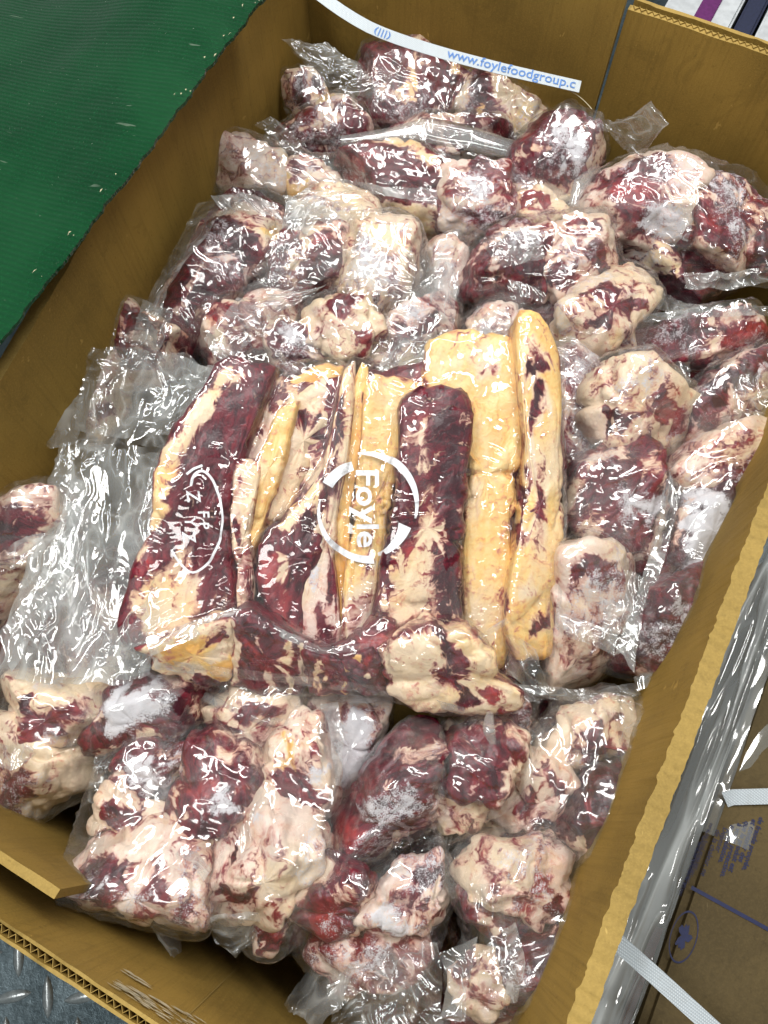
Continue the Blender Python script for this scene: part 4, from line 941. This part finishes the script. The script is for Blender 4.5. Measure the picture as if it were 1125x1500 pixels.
# ------------------------------------------------------------------ the main pack
hz0 = 0.085
hero = empty('vacuum_pack', U(510, 770, 0.045), 'big clear vacuum pack of red and yellow rib slabs with white print', 'meat pack')
def hc(poly, base, blobs, z=hz0, T=.036, grow=1.17, tilt=(-.28, 0.03)): return chunk(**ch(poly, base, blobs, z=z, T=T, ex=.36, cuts=0, grow=grow, sm=5, tilt=tilt))
HS = [
    hc((318,566,345,553,372,552,398,548,388,590,366,640,350,690,345,740,347,800,356,850,352,895,325,908,300,918,245,945,215,915,206,872,222,832,238,770,250,695,272,645,298,605), 'R',
       'C 322,566,252,690,14; C 252,690,226,800,15; R 375,575,330,690,20; R 330,690,300,790,30; R 320,800,340,870,20; C 262,868,40; C 245,900,30; B 232,828,250,815,5; P 350,560,9; D 385,560,9; W 352,700,350,780,5; D 335,640,345,600,8', z=.088),
    hc((418,566,440,558,452,566,432,600,408,640,390,700,372,740,350,735,354,690,372,645,398,595), 'W', 'R 424,570,400,610,6; R 385,640,382,652,6; P 366,680,368,720,8; R 366,680,7; C 392,650,380,690,6', z=.090),
    hc((352,692,390,684,378,740,373,790,381,860,373,902,355,897,351,830,345,760), 'W', 'R 354,760,360,800,5; P 358,800,366,850,10; D 374,845,7; D 372,870,6; C 380,700,374,740,6; R 362,705,6', z=.078, grow=1.1),
    hc((436,560,478,538,495,546,491,566,464,580,440,606,424,640,404,640,412,603), 'Y', 'O 430,590,470,556,5; Y 440,585,14', z=.098, T=.036),
    hc((408,612,438,598,424,660,408,722,383,790,370,779,379,705,395,645), 'Y', 'Y 400,680,14; O 395,740,6', z=.097, T=.036),
    hc((434,584,452,577,502,571,508,600,486,655,450,700,425,745,396,768,403,720,417,655), 'C', 'D 448,610,462,640,9; D 470,640,475,625,7; W 480,585,12; R 492,580,8; M 470,680,450,690,7; C 420,680,14; F 470,632,8,.4', z=.088),
    hc((393,792,420,768,446,735,478,690,492,655,484,720,470,790,456,850,450,915,425,932,402,890,386,835), 'R', 'Y 440,735,455,715,12; C 430,765,460,740,9; B 398,820,415,880,12; B 412,880,430,915,8; D 455,770,440,850,10; R 470,680,480,665,9; W 402,800,418,860,3; P 440,760,5', z=.088),
    hc((500,574,522,562,520,600,508,680,496,760,490,810,498,880,498,940,462,950,444,932,448,852,462,780,478,700,490,640), 'W', 'D 505,590,495,650,8; M 490,680,480,740,9; F 465,800,462,850,12,.8; R 485,820,492,870,9; R 465,900,485,930,16; W 455,860,450,920,4; M 478,770,8', z=.086),
    hc((520,562,540,560,536,620,524,690,514,760,510,830,514,890,506,945,494,945,494,880,488,800,498,700,510,640), 'Y', 'O 500,800,500,930,7; D 534,580,530,600,4; Y 518,640,10', z=.090, T=.03),
    hc((538,571,600,571,620,580,616,602,594,628,580,690,568,760,558,830,548,880,546,932,514,948,504,920,514,830,520,760,526,690,533,620), 'Y', 'Y 560,620,30; C 530,850,20; P 525,880,525,920,20; R 560,830,552,860,6; O 518,780,514,840,4; C 530,905,10', z=.092, T=.036),
    hc((586,624,620,605,665,599,682,622,678,680,672,740,668,800,670,880,668,945,640,938,610,925,572,912,556,872,572,800,577,720,586,670), 'M', 'D 655,615,655,690,15; D 655,690,652,780,13; D 652,810,655,925,14; P 600,650,12; W 625,630,615,680,6; R 590,745,610,760,18; C 598,865,38; C 615,820,18; B 600,800,615,790,9; W 630,720,632,800,6; D 575,750,570,830,5; R 560,840,5', z=.098, T=.036),
    hc((622,532,640,517,700,511,757,524,778,550,768,612,748,690,740,770,748,850,738,922,716,975,690,950,676,890,674,800,682,700,688,622,662,598,628,605,617,570), 'Y', 'Y 700,600,60; C 710,860,40; C 700,530,25; O 680,660,6; P 695,545,720,540,6; C 720,930,16; O 725,640,8', z=.086, T=.038, tilt=(-.08, .02), grow=1.1),
    hc((745,527,770,507,802,530,813,560,811,650,815,750,811,850,800,928,760,928,738,912,742,850,757,760,762,690,772,610,778,560), 'Y', 'D 775,540,795,545,9; P 770,515,792,525,8; D 778,570,772,620,8; P 795,580,785,610,8; M 762,690,752,790,5; P 765,780,14; Y 795,690,795,860,16; R 778,755,6; C 760,860,16; R 785,905,16; D 775,915,8; W 765,660,8', z=.086),
    hc((318,560,400,548,500,560,620,525,700,512,800,520,815,600,812,800,800,925,745,1010,690,1030,560,1003,400,1000,240,972,214,920,215,850,250,700), 'M', 'W 300,640,12; C 470,700,20; D 560,800,20; C 690,800,30; R 400,900,40', z=.046, T=.036, grow=1.0, tilt=(0, 0)),
    hc((212,945,250,928,300,912,350,893,370,905,354,960,335,1002,270,998,230,980), 'C', 'O 265,955,305,932,14; R 318,925,332,915,7; C 228,955,12; O 320,975,340,960,9; D 290,990,320,992,7; C 335,945,9', z=.070, T=.036, tilt=(0, .5), grow=1.1),
    hc((352,895,382,892,440,928,466,945,462,1002,400,1010,337,1004,346,960), 'R', 'C 356,905,346,1000,6; W 396,920,392,1008,4; C 428,930,424,1005,5; W 452,945,452,1005,4; D 410,985,10; B 375,930,8', z=.068, T=.036, tilt=(0, .5), grow=1.1),
    hc((455,938,500,950,545,940,562,960,567,1007,510,1014,458,1010), 'R', 'W 474,950,474,1010,5; Y 508,955,510,1012,6; D 490,985,8; B 528,958,7; D 540,990,10', z=.068, T=.036, tilt=(0, .5), grow=1.1),
    hc((495,945,560,905,580,922,572,958,566,1000,520,990), 'R', 'B 530,940,560,925,8; D 545,960,14; W 535,985,6', z=.084, T=.03),
    hc((560,948,590,922,630,912,682,920,707,950,717,985,748,1003,757,1030,730,1044,690,1040,620,1028,570,1008), 'C', 'D 645,925,655,950,10; D 645,965,685,1015,8; M 665,950,680,990,12; B 565,985,9; B 715,1015,735,1020,13; R 690,1025,9; W 705,970,10; C 600,960,30; P 640,1000,10', z=.080, T=.042, tilt=(-.05, .35), grow=1.08),
]
for c in HS: build_chunk(c, 'rib_slab', hero, 128, 52, 0.95, 0.02, 0.10, 0.18, ydrift=1.3, seam=0.75, irregular=0.16, rimfat=0.0)
hfilm, HW, HQ = build_film(HS, hero, M['film_hero'], off=0.0022, k=0.024, wr=0.0026, seed=77, fine=0.0024, cf=1.4, haze=HAZE['film_hero'], hs=0.0044)
hbvh = BVHTree.FromPolygons([Vector(p) for p in HW], [tuple(map(int, f)) for f in HQ])
def on_film(px, py, lift=0.0008):
    p = Vector(U(px, py, 0.13)); n = Vector(NV)
    hit = hbvh.ray_cast(p + n * 0.15, -n)
    return (np.array(hit[0]) + NV * lift) if hit[0] is not None else np.array(p)
def text_mesh(body, size=1.0, bold=0.0, maxlen=None, align='LEFT'):
    cu = bpy.data.curves.new('txt', 'FONT'); cu.body = body; cu.size = size; cu.offset = bold; cu.resolution_u = 3; cu.align_x = align
    o = bpy.data.objects.new('txt', cu); COL.objects.link(o)
    dg = bpy.context.evaluated_depsgraph_get(); me = bpy.data.meshes.new_from_object(o.evaluated_get(dg))
    bpy.data.objects.remove(o); bpy.data.curves.remove(cu)
    if maxlen:
        bm = bmesh.new(); bm.from_mesh(me)
        bmesh.ops.triangulate(bm, faces=bm.faces[:])
        for _ in range(6):
            ed = [e for e in bm.edges if e.calc_length() > maxlen]
            if not ed: break
            bmesh.ops.subdivide_edges(bm, edges=ed, cuts=1); bmesh.ops.triangulate(bm, faces=bm.faces[:])
        bm.to_mesh(me); bm.free()
    return me
def text_on(body, fn, size, mat, parent, name, bold=0.0, maxlen=None, length=None):
    """write body on a surface: fn(s, t) -> world point, s along the line, t up"""
    me = text_mesh(body, size, bold, maxlen)
    if length and len(me.vertices):
        w_ = max(v.co.x for v in me.vertices); k = length / w_
        for v in me.vertices: v.co.x *= k
    org = Vector(parent.location) + (Vector(parent.parent.location) if parent.parent else Vector())
    for v in me.vertices: v.co = Vector(fn(v.co.x, v.co.y)) - org
    return link(name, me, mat, parent)
# logo: lettering reading downwards and the broken ring round it
lg = text_on('Foyle', lambda s, t: on_film(523 + t, 687 + s), 46, M['white_print'], hfilm, 'logo_lettering', 0.9, 5.0, 116)
def arc(a0, a1, r0, w0, w1, n=40, c=(536, 744)):
    V = []; Fs = []
    for k in range(n + 1):
        u = k / n; a = math.radians(a0 + (a1 - a0) * u); wd = (w0(u) if callable(w0) else w0 + (w1 - w0) * u)
        r = r0(u) if callable(r0) else r0
        for j in range(4):
            rr = r - wd / 2 + wd * j / 3
            V.append(on_film(c[0] + rr * math.cos(a), c[1] + rr * math.sin(a)) - np.array(hero.location))
    return link('logo_ring', mesh_py('logo_ring', V, grid_faces(n + 1, 4)), M['white_print'], hfilm)
arc(-98, 12, lambda u: 78 - 5 * u, lambda u: 3 + 9 * math.sin(math.pi * u) * (1 - .4 * u), 0)
arc(-149, -107, 63, 16, 13)
arc(190, 82, lambda u: 66 + 13 * u, lambda u: 1.5 + 11 * u ** .7, 0)
arc(24, 76, lambda u: 62 + 10 * u, lambda u: 20 - 15 * u, 0)
# oval stamp with rotated characters on the left slab
def stroke(pts, wd, name):
    P = np.array(pts, float); d = np.concatenate([[0], np.cumsum(np.hypot(*np.diff(P, axis=0).T))]); t = np.linspace(0, d[-1], 50)
    X = np.stack([np.interp(t, d, P[:, 0]), np.interp(t, d, P[:, 1])], 1)
    for _ in range(3): X[1:-1] = (X[:-2] + 2 * X[1:-1] + X[2:]) / 4
    T = np.gradient(X, axis=0); T /= np.linalg.norm(T, axis=1, keepdims=True); S = np.stack([-T[:, 1], T[:, 0]], 1) * wd / 2
    V = []
    for x, s_ in zip(X, S): V += [on_film(*(x - s_)) - np.array(hero.location), on_film(*x) - np.array(hero.location), on_film(*(x + s_)) - np.array(hero.location)]
    return link(name, mesh_py(name, V, grid_faces(50, 3)), M['white_print'], hfilm)
stroke([(284,712),(290,694),(302,688),(314,700),(322,730),(325,760),(318,790),(300,824),(284,838),(270,845),(254,826),(246,806)], 3.6, 'stamp_oval')
stroke([(302,683),(290,688),(280,696)], 3.2, 'stamp_oval')
for g, x, y, sz in (('Z', 277, 719, 26), ('F', 290, 748, 22), ('P', 290, 765, 20), ('Y', 270, 758, 22), ('Z', 264, 779, 26)):
    text_on(g, lambda s, t, x=x, y=y: on_film(x + t, y + s), sz, M['white_print'], hfilm, 'stamp_character', 0.35, 5.0)
# loose film of the main pack
for i, (A, Bq, za, zb, mt, am) in enumerate([
    (q(130,512,200,509,270,518,330,548), q(104,640,170,652,250,655,300,605), .075, [.07,.075,.09,.115], 'film_bag', .013),
    (q(128,520,200,514,268,522,322,552), q(110,630,175,645,250,640,305,600), .066, [.06,.065,.08,.10], 'film_bag', .013),
    (q(20,576,60,556,125,535), q(58,640,80,658,120,650), .06, .065, 'film_milky', .008),
    (q(92,650,150,640,215,655,262,650), q(-5,985,90,998,170,1002,228,985), [.085,.09,.10,.11], [.055,.06,.07,.08], 'film_bag', .013),
    (q(95,656,150,650,215,665,256,660), q(2,978,90,990,170,996,222,980), [.07,.075,.085,.095], [.04,.045,.055,.065], 'film_bag', .013),
    (q(98,735,70,830,0,930), q(122,735,110,840,20,985), .09, .08, 'film_milky', .006),
    (q(212,935,280,910,345,888), q(222,962,285,935,352,896), .125, .125, 'film_milky', .003),
    (q(352,888,420,925,470,948,545,940), q(350,896,415,935,468,958,540,950), .128, .125, 'film_milky', .003),
    (q(222,962,330,978,450,990,560,1005,680,1035), q(228,980,330,992,450,1003,560,1018,680,1046), .098, .085, 'film_milky', .0035),
    (q(812,540,822,650,824,760,812,920), q(818,540,829,650,830,760,818,925), .085, .08, 'film_milky', .002),
    (q(735,925,760,935,785,950), q(740,985,765,1005,800,1010), .08, .05, 'film_milky', .010),
    (q(660,955,700,930,740,905), q(663,962,702,938,745,912), .128, .125, 'film_milky', .003),
    (q(285,575,300,560,320,550), q(270,640,290,610,312,575), .115, .125, 'film_milky', .006)]):
    flap(hero, A, Bq, za, zb, mt, name='bag_end' if mt == 'film_bag' else 'film_fold', amp=am, seed=300 + i * 5, nu=90, nv=90 if mt == 'film_bag' else 24, fr=.45 if mt == 'film_bag' else 1, crisp=.24 if mt == 'film_bag' else .22, stretch=(1.15, .75) if mt == 'film_bag' else (1, 1))

# ------------------------------------------------------------------ printed strap hanging at the back
strap = empty('printed_strap', U(660, 80, .10), 'white woven strap printed with blue web address, curving over the back packs', 'strap')
SP = np.array([(462,-12),(500,16),(540,40),(580,56),(620,69),(660,81),(740,102),(850,127)], float); SZ = np.array([.20,.19,.175,.16,.145,.135,.125,.12])
_d = np.concatenate([[0], np.cumsum(np.hypot(*np.diff(SP, axis=0).T))])
def strap_pt(s, t, lift=0.0):
    def cl(x): return np.array([np.interp(x, _d, SP[:, 0]), np.interp(x, _d, SP[:, 1])])
    sm = lambda x: (cl(x - 18) + cl(x) * 2 + cl(x + 18)) / 4 if 18 < x < _d[-1] - 18 else cl(x)
    p = sm(s); tg = sm(min(s + 6, _d[-1])) - sm(max(s - 6, 0)); tg /= np.linalg.norm(tg)
    p = p + np.array([tg[1], -tg[0]]) * t
    return U(p[0], p[1], np.interp(s, _d, SZ)) + NV * lift
n = 90; V = []
for k in range(n):
    s_ = _d[-1] * k / (n - 1)
    for lf in (0.0, -0.0009):
        for t_ in (-8.6, 0, 8.6): V.append(strap_pt(s_, t_, lf) - np.array(strap.location))
Fs = []
for k in range(n - 1):
    a = k * 6
    Fs += [(a, a + 6, a + 7, a + 1), (a + 1, a + 7, a + 8, a + 2), (a + 3, a + 4, a + 10, a + 9), (a + 4, a + 5, a + 11, a + 10), (a, a + 3, a + 9, a + 6), (a + 2, a + 8, a + 11, a + 5)]
link('ribbon', mesh_py('ribbon', V, Fs), M['strap_white'], strap)
S0 = np.interp(655, SP[:, 0], _d)
text_on('www.foylefoodgroup.c', lambda s, t: strap_pt(S0 + s, t - 4.5, .0009), 19, M['blue_ink'], strap, 'web_address', 0.15, 6, 193)
S1 = np.interp(548, SP[:, 0], _d)
text_on('(|||)', lambda s, t: strap_pt(S1 + s, t - 4, .0009), 13, M['blue_ink'], strap, 'small_emblem', 0.1, 6, 26)
V = []
for k in range(24):
    u = k / 23; c_ = U(795 + 72 * u, 122 + 12 * u + 26 * u ** 3, .12 - .01 * u)
    for j in range(4): V.append(c_ + (RT * math.cos(j * 1.571) + NV * math.sin(j * 1.571)) * .0009 - np.array(strap.location))
link('loose_thread', mesh_py('loose_thread', V, [(k * 4 + j, k * 4 + 4 + j, k * 4 + 4 + (j + 1) % 4, k * 4 + (j + 1) % 4) for k in range(23) for j in range(4)], True), M['card_torn'], strap)

# ------------------------------------------------------------------ wrapped carton standing beside the right wall
ZC = 0.02; NC = float(U(984, 1370, 0.02) @ Nn)
def solid(name, p, ax, ay, az, mat, parent=None, bevel=0.004):
    """box from corner p along three edge vectors"""
    bm = bmesh.new(); vs = []
    p, ax, ay, az = map(np.array, (p, ax, ay, az)); o0 = np.array(parent.location) if parent else np.zeros(3)
    for k in range(8): vs.append(bm.verts.new(p + ax * (k & 1) + ay * (k >> 1 & 1) + az * (k >> 2 & 1) - o0))
    for f in ((0, 2, 3, 1), (4, 5, 7, 6), (0, 1, 5, 4), (2, 6, 7, 3), (0, 4, 6, 2), (1, 3, 7, 5)): bm.faces.new([vs[i] for i in f])
    bmesh.ops.recalc_face_normals(bm, faces=bm.faces)
    if bevel: bmesh.ops.bevel(bm, geom=bm.edges[:], offset=bevel, segments=2, affect='EDGES')
    me = bpy.data.meshes.new(name); bm.to_mesh(me); bm.free()
    return link(name, me, mat, parent)
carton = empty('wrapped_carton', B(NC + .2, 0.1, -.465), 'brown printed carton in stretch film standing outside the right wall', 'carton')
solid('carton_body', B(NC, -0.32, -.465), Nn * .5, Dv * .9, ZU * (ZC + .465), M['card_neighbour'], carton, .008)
def ctop(n, d, z=ZC + .001): return B(n, d, z)
def px_nd(px, py, z=ZC):
    p = U(px, py, z); return float(p @ Nn), float(p @ Dv)
def ctext(body, px, py, size, bold=.0, length=None):
    n0, d0 = px_nd(px, py)
    text_on(body, lambda s, t: ctop(n0 + t, d0 - s), size, M['navy_ink'], carton, 'printed_text', bold, None, length)
for k, ln in enumerate(['de fraude prouvée,', 'et contenir des', 'que le produit est', 'à votre protection.', 'manipulation.', 'Déposer', 'de la chaleur, ne']):
    ctext(ln, 1112 - k * 10.5, 1196 + k * 3, .0080, .00018 if k < 5 else 0)
for k in range(5):
    ctext('tenir au froid et au sec', 1040 - k * 5.5, 1205 + k * 9, .0058)
n0, d0 = px_nd(1013, 1297); n1, d1 = px_nd(1150, 1350)
link('printed_line', mesh_py('printed_line', [ctop(n0, d0) - np.array(carton.location), ctop(NC + .49, d0) - np.array(carton.location), ctop(NC + .49, d0 - .004) - np.array(carton.location), ctop(n0, d0 - .004) - np.array(carton.location)], [(0, 3, 2, 1)]), M['navy_ink'], carton)
n0, d0 = px_nd(1001, 1372); V = []
for k in range(49):
    a = k / 48 * 2 * math.pi
    for r in (.93, 1.0): V.append(ctop(n0 + .0135 * r * math.cos(a), d0 + .027 * r * math.sin(a)) - np.array(carton.location))
link('oval_mark', mesh_py('oval_mark', V, grid_faces(49, 2)), M['navy_ink'], carton)
V = [ctop(n0, d0) - np.array(carton.location)]
for k in range(36):
    a = k / 36 * 2 * math.pi; r = .62 + .3 * math.sin(a * 5 + 1) * (.5 + .5 * math.cos(a * 2)) - .12 * (k % 3 == 0)
    V.append(ctop(n0 + .0100 * r * math.cos(a), d0 + .021 * r * math.sin(a)) - np.array(carton.location))
link('leaf_mark', mesh_py('leaf_mark', V, [(0, 1 + k, 1 + (k + 1) % 36) for k in range(36)]), M['navy_ink'], carton)
M['label_white'] = plain('white_label', (0.70, 0.74, 0.75), .4); M['label_red'] = plain('red_print', (0.24, 0.045, 0.035), .5)
def side(name, d0, d1, z0, z1, mat, off=.002):
    P = [B(NC - off, d0, z0), B(NC - off, d1, z0), B(NC - off, d1, z1), B(NC - off, d0, z1)]
    link(name, mesh_py(name, [p - np.array(carton.location) for p in P], [(0, 3, 2, 1)]), mat, carton)
side('white_label', -.16, .05, -.10, -.04, M['label_white']); side('red_label', -.16, .05, -.036, -.004, M['label_red'])
# stretch film wound round the carton's side and edge
def sheet3(parent, P00, P10, P01, P11, nu, nv, amp, fr, haze, seed, name, mat):
    u, v = np.meshgrid(np.linspace(0, 1, nu), np.linspace(0, 1, nv), indexing='ij'); u = u.ravel()[:, None]; v = v.ravel()[:, None]
    X = P00 * (1 - u) * (1 - v) + P10 * u * (1 - v) + P01 * (1 - u) * v + P11 * u * v
    lu = np.linalg.norm(P10 - P00); lv = np.linalg.norm(P01 - P00)
    s_ = np.concatenate([u * lu * fr[0], v * lv * fr[1], u * 0 + seed], 1); s_ = s_ + (fbm(s_ * .6, seed, 2)[:, None] - .5) * 1.5
    nn = np.cross(P10 - P00, P01 - P00); nn /= np.linalg.norm(nn)
    rg = ridge(s_, seed, 2)
    X = X + nn * ((rg + .8 * (fbm(s_ * .5, seed + 3, 2) - .5)) * amp)[:, None]
    me = mesh_np(name, X - np.array(parent.location), grid_faces(nu, nv), True, dict(haze=np.clip(haze * (.4 + 2.0 * rg ** 2), 0, .9)))
    return link(name, me, M[mat], parent)
sheet3(carton, B(.262, -.32, .02), B(.262, .58, .06), B(NC - .006, -.32, ZC + .004), B(NC - .006, .58, ZC + .004), 200, 60, .016, (7, 55), .55, 3, 'stretch_film', 'film_bag')
sheet3(carton, B(NC - .006, .16, ZC + .004), B(NC - .006, .58, ZC + .004), B(NC + .40, .20, ZC + .008), B(NC + .40, .58, ZC + .008), 120, 120, .014, (8, 26), .36, 5, 'stretch_film', 'film_bag')
# straps
def strap3(pts, wd, label, name='packing_strap'):
    e = empty(name, pts[0], label, 'strap')
    P = [np.array(p) for p in pts]; V = []
    for k, p in enumerate(P):
        T = (P[min(k + 1, len(P) - 1)] - P[max(k - 1, 0)]); T = T / np.linalg.norm(T)
        S = np.cross(T, NV); S /= np.linalg.norm(S); Nk = np.cross(S, T)
        for a, b_ in ((-1, 0), (1, 0), (1, -1), (-1, -1)): V.append(p + S * a * wd / 2 + Nk * b_ * .0012 - np.array(e.location))
    Fs = [(k * 4 + j, k * 4 + 4 + j, k * 4 + 4 + (j + 1) % 4, k * 4 + (j + 1) % 4) for k in range(len(P) - 1) for j in range(4)]
    link('band', mesh_py('band', V, Fs), M['strap_white'], e)
    return e
strap3([U(888, 1366, .12), U(960, 1430, .10), U(1050, 1512, .08), U(1090, 1550, .07)], .0165, 'white woven strap running down from the right rim to the bottom edge')
strap3([U(1062, 1172, ZC + .004), U(1074, 1168, ZC + .007), U(1150, 1166, ZC + .008)], 0.0175, 'white woven strap tied across the printed carton')

# ------------------------------------------------------------------ cartons beyond the back wall
M['purple'] = plain('purple_print', (0.10, 0.012, 0.10), .4); M['navy'] = plain('navy_board', (0.012, 0.016, 0.045), .5); M['white_board'] = plain('white_board', (0.46, 0.48, 0.50), .5, scale=40)
def bx(n0, n1, d0, d1, z1, mat, label):
    e = empty('white_carton' if mat == 'white_board' else 'dark_carton', B((n0 + n1) / 2, d0, -.465), label, 'carton')
    solid('carton_body', B(n0, d0, -.465), Nn * (n1 - n0), Dv * (d1 - d0), ZU * (z1 + .465), M[mat], e, .004); return e
e = bx(-.175, -.065, 1.19, 1.55, .10, 'white_board', 'white carton with a purple band, just behind the back wall')
solid('purple_band', B(-.125, 1.187, .0), Nn * .028, Dv * .355, ZU * .1025, M['purple'], e, .001)
bx(-.060, -.030, 1.19, 1.55, .10, 'navy', 'narrow dark navy carton behind the back wall')
e = bx(-.025, .36, 1.19, 1.60, .10, 'white_board', 'white carton with a printed grey table, behind the back wall at far right')
M['grey_ink'] = plain('grey_ink', (0.28, 0.29, 0.31), .6)
for k in range(9):
    solid('table_line', B(.000 + k * .022, 1.21, .1000), Nn * .0012, Dv * .15, ZU * .0012, M['grey_ink'], e, 0)
for k in range(3):
    solid('table_line', B(.000, 1.21 + k * .075, .1004), Nn * .1772, Dv * .0012, ZU * .0012, M['grey_ink'], e, 0)
for k in range(8):
    text_on('No. 1234 KG 25', lambda s, t, k=k: B(.006 + k * .022 + .009 - t, 1.22 + s, .1012), .009, M['grey_ink'], e, 'table_text')
